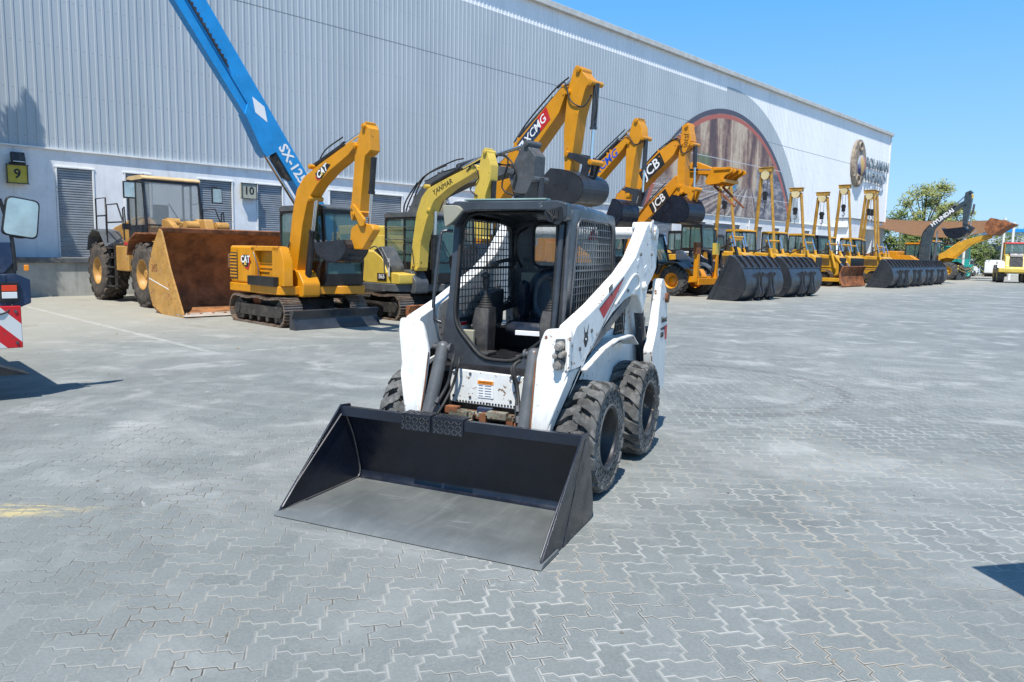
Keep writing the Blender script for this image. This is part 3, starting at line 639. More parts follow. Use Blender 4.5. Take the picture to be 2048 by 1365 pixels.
# --- side body panels (lower white beam above the wheels) and rear uprights
for sy in (1, -1):
    a, b = sy * 0.50, sy * 0.545
    m = MB(); m.prism([(0.72, 0.30), (0.73, 0.84), (0.30, 0.93), (0.02, 1.02), (-0.35, 1.04), (-0.62, 0.90), (-0.95, 0.93), (-1.10, 0.90), (-1.10, 0.32)], a, b)
    sp = m.build("side_panel", WH, sk, 0.006)
    # fender lip
    m = MB(); m.strip([(0.70, 0.86), (0.28, 0.955), (-0.05, 0.99), (-0.45, 0.985), (-0.62, 0.90)], sy * 0.54, sy * 0.68, th=0.014); m.build("fender", WH, sp, 0.003)
    # side grille opening
    m = MB(); m.prism([(-0.30, 0.90), (-0.42, 1.20), (-0.56, 1.34), (-0.60, 0.92)], sy * 0.546, sy * 0.555); m.build("grille_opening", M['black'], sp)
    m = MB()
    for i in range(6):
        x_ = -0.32 - i * 0.05; m.tube([(x_, sy * 0.565, 0.92), (x_ - .02, sy * 0.565, 1.0 + i * 0.06)], 0.005, 5)
    for i in range(6): z_ = 0.95 + i * 0.06; m.tube([(-0.31 - max(0, (i - 2)) * .04, sy * 0.565, z_), (-0.60, sy * 0.565, z_)], 0.005, 5)
    m.build("side_grille", M['black'], sp)
    # rear upright plate
    m = MB(); m.prism(rounded([(-0.93, 0.80), (-1.10, 1.02), (-1.16, 1.28), (-1.18, 1.40), (-1.26, 1.42), (-1.43, 1.27), (-1.46, 1.0), (-1.45, 0.42), (-1.12, 0.40), (-0.98, 0.62)], [0.02, .05, .05, .03, .05, .05, .03, .04, .04, .05]), sy * 0.64, sy * 0.72)
    up_ = m.build("rear_upright", WH, sk, 0.008)
    m = MB(); m.cyl((-1.37, sy * 0.70, 1.24), (-1.37, sy * 0.745, 1.24), 0.045); m.build("pivot_pin", M['rusty'], up_, 0.004)
    m = MB().box((-1.25, sy * 0.58, 0.70), (0.30, 0.10, 0.55)); m.build("tail_body", M['plastic'], up_, 0.02)
    if sy == 1:
        text("brand_lettering", "Bobcat", 0.075, M['decalblack'], up_, (-1.33, 0.7225, 1.045), (-1, 0, 0), (0, 0, 1), 0.0008, bold=0.002)
        MB().prism([(-1.19, 0.975), (-1.46, 0.99), (-1.46, 0.965), (-1.36, 0.955), (-1.24, 0.955)], 0.7215, 0.7235).build("decal_bar", M['decalblack'], up_)
        MB().prism([(-1.36, 0.985), (-1.445, 0.985), (-1.445, 0.86), (-1.39, 0.86)], 0.7225, 0.7250).build("decal_flash", M['red'], up_)
        text("model_lettering", "S570", 0.06, M['decalblack'], up_, (-1.27, 0.7225, 0.91), (-1, 0, 0), (0, 0, 1), 0.0008, bold=0.002)
# engine compartment between uprights
m = MB(); m.prism(rounded([(-0.62, 0.80), (-0.60, 1.18), (-0.85, 1.22), (-1.30, 1.14), (-1.38, 0.95), (-1.38, 0.45), (-0.6, 0.4)], 0.05), -0.52, 0.52); m.build("engine_hood", M['white'], sk, 0.02)
m = MB().box((-1.40, 0, 0.75), (0.06, 1.06, 0.62)); m.build("tailgate", M['plastic'], sk, 0.02)

# --- lift arms
ARM = [(0.80, 1.155), (0.40, 1.265), (-0.21, 1.475), (-0.48, 1.60), (-0.80, 1.86), (-0.88, 1.89), (-1.12, 1.87), (-1.16, 1.82), (-1.13, 1.50), (-1.02, 1.42),
       (-0.90, 1.36), (-0.80, 1.20), (-0.76, 1.13), (-0.71, 1.20), (-0.60, 1.29), (-0.42, 1.30), (-0.24, 1.27), (0.05, 1.19), (0.26, 1.10), (0.45, 0.985), (0.60, 0.92), (0.73, 0.86), (0.80, 0.72), (0.86, 0.56), (0.875, 0.42), (0.985, 0.42), (0.985, 0.55), (0.93, 0.76), (0.885, 0.92), (0.865, 1.09)]
for sy in (1, -1):
    la = MB()
    # arms run outward from y .50-.64 at the front to .55-.68 at the rear
    def yo(x, z): return 0.655 - x * 0.02 - 0.30 * max(0, 0.85 - z) * (x > .6)
    def yi(x, z): return 0.545 - x * 0.03 - 0.30 * max(0, 0.85 - z) * (x > .6)
    UP = ARM[:25] + [(0.70, 0.875), (0.865, 0.87), (0.885, 0.92), (0.865, 1.09)]
    LEG = [(0.865, 0.87), (0.70, 0.875), (0.80, 0.72), (0.86, 0.56), (0.875, 0.42), (0.985, 0.42), (0.985, 0.55), (0.93, 0.76)]
    for PG in (UP, LEG):
        n = len(PG); out = [(x, sy * yo(x, z), z) for x, z in PG]; inn = [(x, sy * yi(x, z), z) for x, z in PG]
        F = [(i, (i + 1) % n, n + (i + 1) % n, n + i) for i in range(n)]
        la.add(out + inn, F + [tuple(range(n))[::-1], tuple(range(n, 2 * n))])
    arm = la.build("lift_arm", WH, sk, 0.012)
    # pressed stiffening ridge on the outer face
    m = MB(); rid = [(0.02, 1.245), (-0.20, 1.345), (-0.42, 1.45), (-0.56, 1.45), (-0.60, 1.37), (-0.50, 1.335)]
    m.tube([(x, sy * (yo(x, z) + 0.002), z) for x, z in smooth_pts([(a, b, 0) for a, b in rid], 5) and [(p.x, p.y) for p in smooth_pts([(a, b, 0) for a, b in rid], 5)]], 0.010, 6)
    m.build("stiffening_ridge", WH, arm)
    # front face cover plate (the wide knuckle seen from the front)
    m = MB(); m.prism(rounded([(sy * 0.46, 1.13), (sy * 0.635, 1.15), (sy * 0.645, 1.06), (sy * 0.625, 0.88), (sy * 0.56, 0.66), (sy * 0.535, 0.44), (sy * 0.41, 0.44), (sy * 0.405, 0.70), (sy * 0.40, 0.92), (sy * 0.43, 1.06)], 0.03), 0.865, 0.89, 'x')
    m.v = [(x + max(0, (0.9 - z)) * 0.22, y, z) for x, y, z in m.v]
    m.build("arm_front_plate", WH, arm, 0.006)
    # upper rear pin bosses and rear link
    m = MB(); m.cyl((-1.02, sy * 0.50, 1.80), (-1.02, sy * 0.70, 1.80), 0.055, seg=20); m.cyl((-0.92, sy * 0.52, 1.845), (-0.92, sy * 0.685, 1.845), 0.045, seg=20); m.build("pivot_boss", WH, arm, 0.006)
    m = MB(); m.prism(rounded([(-1.06, 1.86), (-0.97, 1.80), (-1.06, 1.45), (-1.20, 1.25), (-1.29, 1.22), (-1.27, 1.32), (-1.13, 1.50)], 0.03), sy * 0.50, sy * 0.545); m.build("rear_link", WH, sk, 0.006)
    m = MB(); m.cyl((-0.74, sy * 0.64, 1.36), (-0.74, sy * 0.695, 1.36), 0.038, seg=18); m.cyl((-0.74, sy * 0.69, 1.36), (-0.74, sy * 0.70, 1.36), 0.018); m.build("pivot_pin", WH, arm, 0.004)
    # lift cylinder
    m = MB(); m.cyl((-1.15, sy * 0.60, 0.62), (-0.86, sy * 0.60, 1.20), 0.042); lc = m.build("lift_cylinder", CG, sk)
    MB().cyl((-0.86, sy * 0.60, 1.20), (-0.76, sy * 0.60, 1.40), 0.022).build("cylinder_rod", M['chrome'], lc)
    # dark diagonal link under the arm
    m = MB(); m.prism([(0.46, 0.93), (0.50, 0.98), (-0.50, 1.30), (-0.56, 1.27), (-0.50, 1.22)], sy * 0.575, sy * 0.62); m.build("control_link", M['linkgrey'] if 'linkgrey' in M else M['steel'], sk, 0.004)
    # tilt cylinders
    T0 = Vector((0.79, sy * 0.345, 0.945)); T1 = Vector((0.98, sy * 0.36, 0.47))
    m = MB(); m.cyl(T0, T1, 0.046, seg=20); m.ball(tuple(T0), 0.047); tc = m.build("tilt_cylinder", M['cylgrey'], sk)
    m = MB(); m.cyl((0.79, sy * 0.285, 0.945), (0.79, sy * 0.42, 0.945), 0.022); m.cyl((0.79, sy * 0.275, 0.945), (0.79, sy * 0.29, 0.945), 0.034, seg=12); m.build("cylinder_pin", M['steel'], tc)
    MB().cyl(T1, T1 + (T1 - T0) * .25, 0.022).build("cylinder_rod", M['chrome'], tc)
    m = MB(); m.tube(smooth_pts([(0.80, sy * 0.25, 0.90), (0.86, sy * 0.23, 0.86), (0.86, sy * 0.26, 0.72), (0.92, sy * 0.30, 0.60), (0.98, sy * 0.33, 0.52)]), 0.012)
    m.tube(smooth_pts([(0.78, sy * 0.22, 0.88), (0.83, sy * 0.20, 0.84), (0.83, sy * 0.24, 0.70), (0.90, sy * 0.27, 0.58), (0.95, sy * 0.30, 0.50)]), 0.010)
    m.build("hydraulic_hose", M['rubber'], sk)
    m = MB(); m.cyl((0.965, sy * 0.315, 0.56), (0.98, sy * 0.325, 0.52), 0.02, seg=6, smooth=False); m.cyl((0.93, sy * 0.295, 0.62), (0.945, sy * 0.305, 0.585), 0.017, seg=6, smooth=False); m.build("hose_fitting", M['steel'], sk)
    # edge of arm: rusty grime under the plate
# cross tube between the arms at the rear
m = MB(); m.cyl((-0.98, -0.56, 1.80), (-0.98, 0.56, 1.80), 0.05); m.build("cross_tube", WH, sk)
# couplers block on the left arm (picture right)
m = MB(); m.prism(rounded([(0.525, 1.10), (0.635, 1.11), (0.645, 1.07), (0.635, 0.90), (0.60, 0.86), (0.54, 0.865), (0.515, 0.92)], 0.02), 0.895, 0.91, 'x'); cb = m.build("coupler_plate", M['white2'], sk, 0.006)
MB().prism(rounded([(0.54, 1.075), (0.605, 1.08), (0.61, 0.92), (0.585, 0.885), (0.55, 0.885), (0.535, 0.93)], 0.012), 0.905, 0.9125, 'x').build("coupler_recess", M['cylgrey'], cb)
m = MB().box((0.925, 0.637, 0.99), (0.045, 0.02, 0.22)); m.build("coupler_guard", M['white'], cb, 0.01)
for (y, z, r_) in ((0.575, 1.035, 0.024), (0.57, 0.915, 0.027), (0.555, 0.975, 0.016), (0.595, 0.985, 0.018)):
    m = MB(); m.cyl((0.905, y, z), (0.935, y, z), r_ * 1.25, seg=20); m.cyl((0.93, y, z), (0.965, y, z - .006), r_, seg=20); m.cyl((0.96, y, z - .006), (0.975, y, z - .008), r_ * .62, seg=16); m.build("hydraulic_coupler", M['couplermetal'], cb)
# decals on the left arm
def on_arm(x, z, off=0.0025): return (x, (0.655 - x * 0.02) + off, z)
def arm_decal(pts, mat, nm):
    V = [on_arm(x, z, 0.0025) for x, z in pts]; n = len(V); V += [on_arm(x, z, 0.0008) for x, z in pts]
    MB().add(V, [tuple(range(n)), tuple(range(n, 2 * n))[::-1]] + [(i, n + i, n + (i + 1) % n, (i + 1) % n) for i in range(n)]).build(nm, mat, sk)
arm_decal([(0.36, 1.235), (0.27, 1.165), (0.02, 1.300), (-0.17, 1.430)][::-1], M['red'], "red_flash_decal")
arm_decal([(0.375, 1.238), (0.36, 1.236), (-0.165, 1.431), (-0.195, 1.443), (-0.185, 1.447)], M['decalblack'], "decal_outline")
# small cat-head mark: ears, face
arm_decal([(.62 + (a - .62) * 1.35, 1.075 + (b - 1.075) * 1.35) for a, b in [(0.655, 1.125), (0.645, 1.075), (0.655, 1.05), (0.635, 1.02), (0.615, 1.02), (0.59, 1.055), (0.60, 1.08), (0.585, 1.135), (0.61, 1.095), (0.635, 1.09)]], M['decalblack'], "emblem_decal")
m = MB()
for (a, b) in ((0.632, 1.055), (0.615, 1.052)): p = on_arm(a, b, .004); m.box(p, (0.008, 0.002, 0.012))
m.build("emblem_eyes", M['decalwhite'], sk)
for sy in (1, -1):
    P = [(sy * .41, .50), (sy * .402, .70), (sy * .40, .92)]; m = MB(); m.tube([(.895 + max(0, (.9 - z)) * .22, y, z) for y, z in P], .0045, 5); m.build("rusty_edge", M['rusty'], sk)
m = MB(); m.box((0.897, 0.47, 0.80), (0.003, 0.09, 0.10)); pl_ = m.build("data_plate", M['decalwhite'], sk)
text("plate_text", "570", 0.02, M['decalblack'], pl_, (0.8995, 0.47, 0.83), (0, 1, 0), (0, 0, 1), 0.0004)

for (x, z) in ((.10, 1.335), (-.62, 1.62), (-.95, 1.62), (.52, 1.10), (-.30, 1.34), (.74, 1.00)):
    p = on_arm(x, z, 0); m = MB(); m.cyl((x, p[1] - .002, z), (x, p[1] + .010, z), .014, seg=6, smooth=False); m.build("arm_bolt", M['steel'], sk)
for (x, z, a_, b_, mm) in ((.13, 1.375, .09, .035, 'steel'), (-.78, 1.50, .07, .05, 'decalwhite'), (-.55, 1.56, .05, .04, 'decalwhite')):
    p = on_arm(x, z, .002); m = MB(); m.box(p, (a_, .004, b_), Matrix.Rotation(R(20), 3, 'Y')); m.build("arm_label", M[mm], sk)
for y in (-.27, -.14, .17, .27):
    for z in (.61, .775): MB().cyl((.764, y, z), (.772, y, z), .010, seg=6, smooth=False).build("panel_bolt", M['steel'], fp)
# --- cab (rollover frame)
XF, XR = 0.50, -0.60
HW = 0.455
cabp = [(-HW, 0.90), (-HW, 1.90), (HW, 1.90), (HW, 1.05), (0.40, 1.02), (0.12, 0.735), (-0.20, 0.735)]
# front frame ring: outer outline and opening
outer = rounded([(-0.475, 0.90), (-0.435, 1.28), (-0.425, 1.935), (0.445, 1.935), (0.445, 1.10), (0.44, 1.02), (0.14, 0.735), (-0.22, 0.735), (-0.44, 0.86)], [.04, .1, .12, .12, .05, .05, .10, .10, .06], 5)
inner = rounded([(-0.375, 1.10), (-0.365, 1.895), (0.385, 1.895), (0.385, 1.10), (0.36, 1.05), (0.12, 0.86), (-0.13, 0.86)], [.10, .16, .16, .06, .06, .06, .08], 6)
def ring_mesh(outer, inner, a, b, axis='x'):
    """frame between two closed outlines: resample both by angle"""
    def res(P, n, c):
        out = []
        for i in range(n):
            t = 2 * math.pi * i / n; d = Vector((math.cos(t), math.sin(t))); best = None
            for k in range(len(P)):
                p = Vector(P[k]); q = Vector(P[(k + 1) % len(P)]); e = q - p; den = d.x * e.y - d.y * e.x
                if abs(den) < 1e-9: continue
                w_ = p - Vector(c); tt = (w_.x * e.y - w_.y * e.x) / den; uu = (w_.x * d.y - w_.y * d.x) / den
                if tt > 0 and -1e-6 <= uu <= 1 + 1e-6 and (best is None or tt > best): best = tt
            out.append(tuple(Vector(c) + d * best))
        return out
    c = (sum(p[0] for p in inner) / len(inner), sum(p[1] for p in inner) / len(inner)); n = 96
    O = res(outer, n, c); I = res(inner, n, c)
    def q(p, t): return {'x': (t, p[0], p[1]), 'y': (p[0], t, p[1]), 'z': (p[0], p[1], t)}[axis]
    V = [q(p, a) for p in O] + [q(p, a) for p in I] + [q(p, b) for p in O] + [q(p, b) for p in I]
    F = []
    for i in range(n):
        j = (i + 1) % n
        F += [(i, j, n + j, n + i), (2 * n + j, 2 * n + i, 3 * n + i, 3 * n + j), (j, i, 2 * n + i, 2 * n + j), (n + i, n + j, 3 * n + j, 3 * n + i)]
    mb = MB(); mb.add(V, F)
    return mb, I
rg, IN = ring_mesh(outer, inner, XF, XF + 0.055)
rg.v = [(x + (1.3 - z) * 0.12, y, z) for x, y, z in rg.v]        # the door frame leans back towards the roof
cabf = rg.build("door_frame", CG, sk, 0.006)
m = MB(); m.tube([(XF + 0.06 + (1.3 - z) * 0.12, y, z) for y, z in [(a * 1.0, b) for a, b in IN][::2]], 0.014, 6, closed=True); m.build("door_seal", M['rubber'], cabf)
# roof with raised pressing and front visor
rf = MB()
secs = []
for x, hw, zt in ((0.52, 0.40, 1.925), (0.44, 0.445, 1.955), (0.20, 0.46, 1.962), (-0.30, 0.46, 1.945), (-0.56, 0.45, 1.92), (-0.62, 0.42, 1.87)):
    p = rounded([(-hw, zt - 0.10), (-hw, zt), (hw, zt), (hw, zt - 0.10), (hw - .03, zt - 0.10), (hw - .03, zt - .035), (-hw + .03, zt - .035), (-hw + .03, zt - 0.10)], [0.0, 0.07, 0.07, 0.0, 0, .03, .03, 0], 5)
    secs.append([(x, y, z) for y, z in p])
rf.loft(secs, caps=False); roof = rf.build("roof", CG, sk); roof.data.set_sharp_from_angle(angle=R(50))
m = MB(); vis = [(-0.43, 1.80), (-0.435, 1.93), (-0.37, 1.965), (0.40, 1.965), (0.475, 1.945), (0.475, 1.86), (0.45, 1.82), (0.33, 1.895), (0.25, 1.90), (-0.22, 1.90), (-0.30, 1.885), (-0.36, 1.80)]
m.prism(vis, 0.50, 0.60, 'x'); m.build("visor", CG, sk, 0.012, 3)
m = MB(); m.box((0.52, 0.0, 1.977), (0.10, 0.62, 0.012)); m.build("roof_strip", paint("pale_green_gasket", (0.22, 0.34, 0.31), 0.5, 0.2, 0.3), sk, 0.004)
# work lamp (picture left) with its cream housing
m = MB(); m.prism(rounded([(-0.435, 1.78), (-0.455, 1.94), (-0.33, 1.935), (-0.29, 1.90), (-0.37, 1.82)], 0.02), 0.585, 0.625, 'x'); m.build("work_lamp", M['olive'], sk, 0.006)
m = MB(); m.prism(rounded([(0.34, 1.83), (0.31, 1.89), (0.44, 1.925), (0.455, 1.84), (0.42, 1.80)], 0.015), 0.592, 0.607, 'x'); m.build("lamp_recess", M['black'], sk)
m = MB()
for i in range(5): m.tube(smooth_pts([(0.61, 0.33 + .02 * i, 1.90), (0.62, 0.38, 1.86 - .01 * i), (0.61, 0.42, 1.84 + .015 * i)]), 0.004, 5)
m.build("lamp_wiring", M['rubber'], sk)
# side walls of the cab: frame ring + mesh
sideO = [(0.44, 1.92), (-0.58, 1.92), (-0.62, 1.80), (-0.66, 1.15), (0.60, 1.02), (0.50, 1.30)]
sideI = rounded([(0.30, 1.86), (-0.47, 1.86), (-0.52, 1.80), (-0.57, 1.20), (0.44, 1.10), (0.40, 1.35)], [.05, .06, .03, .06, .05, .05], 5)
for sy in (1, -1):
    rg, I2 = ring_mesh(rounded(sideO, 0.05), sideI, sy * (HW - 0.025), sy * HW, 'y')
    sw = rg.build("side_frame", CG, sk, 0.004)
    def inside(x, z):
        c = False; P = sideI
        for i in range(len(P)):
            a, b = P[i], P[i - 1]
            if (a[1] > z) != (b[1] > z) and x < (b[0] - a[0]) * (z - a[1]) / (b[1] - a[1]) + a[0]: c = not c
        return c
    m = MB(); yy = sy * (HW - 0.008)
    def runs(fix, lo, hi, horiz, th):
        st = 0.01; k = lo; beg = None
        while k <= hi:
            ins = inside(k, fix) if horiz else inside(fix, k)
            if ins and beg is None: beg = k
            if (not ins or k + st > hi) and beg is not None:
                if k - beg > 0.02:
                    if horiz: m.box(((beg + k) / 2, yy, fix), (k - beg, 0.006, th))
                    else: m.box((fix, yy + 0.001 * sy, (beg + k) / 2), (th, 0.006, k - beg))
                beg = None
            k += st
    x_ = -0.56
    while x_ < 0.46: runs(x_, 1.05, 1.90, False, 0.0075); x_ += 0.052
    z_ = 1.12
    while z_ < 1.87: runs(z_, -0.6, 0.47, True, 0.0075); z_ += 0.052
    runs(1.49, -0.6, 0.47, True, 0.02); runs(-0.09, 1.05, 1.9, False, 0.022)
    m.build("side_mesh", M['meshpaint'] if 'meshpaint' in M else M['black'], sw)
    # bright moulding around the mesh opening
    MB().tube([(p[0], sy * (HW + 0.002), p[1]) for p in I2[::2]], 0.009, 6, closed=True).build("window_moulding", M['steel'], sw)
# rear wall with window
rO = rounded([(-HW + .02, 1.0), (-HW + .02, 1.90), (HW - .02, 1.90), (HW - .02, 1.0)], 0.05); rI = rounded([(-0.25, 1.50), (-0.25, 1.86), (0.33, 1.86), (0.33, 1.50)], 0.07, 6)
rg, I3 = ring_mesh(rO, rI, XR - 0.02, XR + 0.02); rw = rg.build("rear_wall", CG, sk, 0.006)
MB().tube([(XR + 0.022, p[0], p[1]) for p in I3[::2]], 0.012, 6, closed=True).build("window_seal", M['rubber'], rw)
MB().box((XR, 0.04, 1.68), (0.006, 0.57, 0.35)).build("rear_window", M['clearglass'], rw)
MB().prism([(0.22, 1.73), (0.32, 1.73), (0.27, 1.83)], XR + 0.008, XR + 0.011, 'x').build("warning_triangle", M['red'], rw)
# interior: floor, seat, consoles, joysticks, lap bar, pedals
m = MB(); m.box((-0.05, 0, 0.84), (1.05, 0.84, 0.04)); m.box((-0.36, 0, .93), (0.46, 0.84, 0.16)); m.build("cab_floor", M['black'], sk)
st = MB(); 
def cushion(mb, rings): mb.loft(rings)
def rr_ring(cx, cy, cz, hx, hy, axis, pw=3.0, n=24):
    out = []
    for i in range(n):
        t = 2 * math.pi * i / n; a = abs(math.cos(t)) ** (2 / pw) * math.copysign(1, math.cos(t)) * hx; b = abs(math.sin(t)) ** (2 / pw) * math.copysign(1, math.sin(t)) * hy
        out.append((cx + a, cy + b, cz) if axis == 'z' else (cx, cy + a, cz + b))
    return out
st.loft([rr_ring(-0.02, 0.05, 0.99, .20, .21, 'z'), rr_ring(-0.02, 0.05, 1.01, .245, .245, 'z'), rr_ring(-0.02, 0.05, 1.06, .25, .25, 'z'), rr_ring(-0.02, 0.05, 1.095, .215, .215, 'z')])
seat = st.build("seat", M['vinyl'], sk)
m = MB(); 
for_y = [(-0.235, .13, .16), (-0.215, .20, .215), (-0.24, .225, .245), (-0.30, .225, .24), (-0.34, .17, .18)]
m.loft([rr_ring(x_ - 0.0, 0.05, 1.27, hy * .95, hz * .92, 'x', 2.4) for x_, hy, hz in for_y][::-1]); m.v = [(x - (z - 1.15) * .14, y, z) for x, y, z in m.v]
m.build("backrest", M['vinyl'], seat)
for s_ in (-1, 1):
    m = MB(); m.loft([rr_ring(-0.19, 0.05 + s_ * 0.19, 1.24, .035, .15, 'x'), rr_ring(-0.15, 0.05 + s_ * 0.20, 1.24, .04, .16, 'x'), rr_ring(-0.12, 0.05 + s_ * 0.20, 1.24, .03, .13, 'x')]); m.build("backrest_bolster", M['vinyl'], seat)
MB().box((0.235, 0.06, 1.02), (0.02, 0.20, 0.035)).build("seat_tag", M['decalwhite'], seat, .003)
for sy in (-1, 1):
    m = MB(); 
    m.loft([[(0.30 + dx * .07, sy * 0.27 + dy * .06, 0.86) for dx, dy in ((-1, -1), (1, -1), (1, 1), (-1, 1))], [(0.30 + dx * .075, sy * 0.27 + dy * .07, 1.10) for dx, dy in ((-1, -1), (1, -1), (1, 1), (-1, 1))], [(0.28 + dx * .065, sy * 0.27 + dy * .06, 1.20) for dx, dy in ((-1, -1), (1, -1), (1, 1), (-1, 1))]], smooth=False)
    cs = m.build("joystick_console", M['plastic'], sk, 0.015)
    m = MB(); 
    for k in range(5): m.lathe([(0.055 - k * .008, 1.20 + k * .018), (0.060 - k * .008, 1.207 + k * .018), (0.048 - k * .008, 1.218 + k * .018)], (0.28, sy * 0.27, 0), 'z', 16)
    m.build("joystick_boot", M['rubber'], cs)
    m = MB(); m.cyl((0.28, sy * .27, 1.27), (0.28, sy * .27, 1.37), 0.016); m.tube([(0.28, sy * .27, 1.34), (0.285, sy * .27, 1.39), (0.29, sy * .265, 1.43)], [0.02, 0.027, 0.024], 10); m.ball((0.30, sy * .265, 1.44), 0.032, sc=(1.1, 1, .8)); m.build("joystick", M['plastic'], cs)
m = MB(); m.prism(rounded([(-0.10, 1.05), (-0.12, 1.33), (0.12, 1.30), (0.16, 1.08)], .03), -0.40, -0.30); m.build("side_console", M['plastic'], sk, 0.01)
m = MB(); m.tube(smooth_pts([(-0.50, -0.36, 1.56), (-0.30, -0.38, 1.55), (-0.05, -0.38, 1.52), (0.02, -0.30, 1.52)]), 0.016); m.tube(smooth_pts([(-0.48, 0.40, 1.56), (-0.2, 0.41, 1.45), (0.05, 0.41, 1.38)]), 0.014); m.build("lap_bar", M['black'], sk)
m = MB(); m.tube(smooth_pts([(-0.4, -0.28, 1.50), (-0.3, -0.29, 1.62), (-0.32, -0.28, 1.76), (-0.45, -0.25, 1.82)]), 0.013); m.build("coat_hook", M['black'], sk)
m = MB(); m.box((XR + 0.035, -0.26, 1.30), (0.03, 0.18, 0.30)); m.build("manual_pocket", M['olive'], sk, .01)
m = MB(); m.box((XR + 0.14, -0.12, 1.17), (0.01, 0.12, 0.14)); m.build("instruction_label", M['decalwhite'], sk)
m = MB(); m.box((0.33, -0.43, 1.02), (0.10, 0.006, 0.14)); d_ = m.build("side_label", M['decalwhite'], sk); MB().box((0.33, -0.426, 1.075), (0.10, 0.004, 0.025)).build("label_header", M['red'], d_)
m = MB(); m.box((0.40, -0.20, 0.875), (0.16, 0.10, 0.02)); m.box((0.40, 0.12, 0.875), (0.16, 0.10, 0.02)); m.build("pedal", M['steel'], sk, .005)
MB().box((0.42, -0.34, 0.98), (0.04, 0.10, 0.12)).build("foot_liner", M['olive'], sk, .01)
# door grab handles and hinge bars
def bent(P, r, nm, mat=None): return MB().tube(smooth_pts(P, 5), r, 8).build(nm, mat or M['cabgrey'], sk)
bent([(0.50, -0.435, 1.76), (0.535, -0.50, 1.755), (0.545, -0.515, 1.70), (0.60, -0.53, 1.30), (0.61, -0.525, 1.14), (0.60, -0.47, 1.10)], 0.013, "grab_handle")
m = MB(); m.cyl((0.52, 0.415, 1.80), (0.63, 0.415, 1.10), 0.019); m.ball((0.52, .415, 1.80), .022); m.build("gas_strut", CG, sk)
m = MB(); m.cyl((0.50, 0.455, 1.83), (0.60, 0.47, 1.12), 0.016); m.build("door_post", M['steel'], sk)
m = MB(); m.box((0.46, 0.40, 1.06), (0.12, 0.10, 0.09)); m.build("corner_bracket", M['olive'], sk, .01)

# --- bucket
bk = bpy.data.objects.new("bucket", None); C.objects.link(bk); bk.parent = sk
BW = 0.865; BL = M['bucketblk']
prof = [(1.09, 0.018), (1.062, 0.04), (1.055, 0.09), (1.085, 0.20), (1.13, 0.34), (1.185, 0.45), (1.22, 0.515)]
sp_ = [(p.x, p.y) for p in smooth_pts([(a, b, 0) for a, b in prof], 5)]
m = MB(); m.strip(sp_, -BW + 0.012, BW - 0.012, th=0.012); m.build("back_plate", BL, bk)
m = MB(); m.prism([(1.215, 0.515), (1.20, 0.555), (1.275, 0.565), (1.28, 0.50), (1.268, 0.498), (1.262, 0.548), (1.235, 0.545)][::-1], -BW + .012, BW - .012); m.build("top_rail", BL, bk, 0.003)
m = MB(); m.prism([(1.09, 0.006), (1.09, 0.020), (1.70, 0.020), (1.70, 0.006)], -BW + .012, BW - .012); m.build("floor_plate", M['wornsteel'], bk)
m = MB(); m.prism([(1.66, 0.004), (1.66, 0.0265), (1.875, 0.0265), (1.915, 0.005)], -BW - .01, BW + .01); m.build("cutting_edge", M['wornsteel'], bk, 0.002)
for sy in (1, -1):
    m = MB(); pr_ = [(1.88, 0.022), (1.86, 0.05), (1.27, 0.575), (1.17, 0.565), (1.16, 0.545), (1.125, 0.40), (1.045, 0.10), (1.045, 0.03), (1.07, 0.008), (1.40, 0.004), (1.84, 0.004)]
    m.prism(pr_, sy * (BW - 0.012), sy * BW); ep = m.build("end_plate", BL, bk, 0.002)
    if sy == 1:
        m = MB(); m.prism([(1.50, 0.004), (1.57, 0.004), (1.24, 0.53), (1.20, 0.53)], sy * BW, sy * (BW + 0.004)); m.build("wear_strip", BL, ep)
    m = MB(); m.tube([(1.86, sy * (BW - .016), 0.045), (1.73, sy * (BW - .016), 0.16), (1.25, sy * (BW - .016), 0.53)], 0.006, 5); m.tube([(p[0] + .014, sy * (BW - .016), p[1]) for p in sp_], 0.007, 5); m.tube([(1.09, sy * (BW - .016), .024), (1.86, sy * (BW - .016), .028)], .006, 5)
    m.build("weld_bead", M['steel'], ep)
# tread plates on the lip
for (y0, y1) in ((-0.365, -0.150), (-0.130, 0.085)):
    m = MB(); m.prism([(1.18, 0.562), (1.18, 0.572), (1.287, 0.575), (1.294, 0.47), (1.284, 0.468), (1.28, 0.565)], y0, y1); tp = m.build("step_plate", M['stepblk'] if 'stepblk' in M else BL, bk)
    m = MB(); k = 0; yy = y0 + 0.015
    while yy < y1 - 0.01:
        for zz in (0.55, 0.525, 0.50, 0.48):
            a = R(45) if k % 2 else R(-45); m.box((1.2935, yy, zz), (0.004, 0.024, 0.005), Matrix.Rotation(a, 3, 'X')); k += 1
        for xx in (1.20, 1.225, 1.25, 1.27):
            a = R(45) if k % 2 else R(-45); m.box((xx, yy, 0.576), (0.024, 0.005, 0.004), Matrix.Rotation(a, 3, 'Z')); k += 1
        k += 1; yy += 0.026
    m.build("tread_pattern", M['steel'], tp)

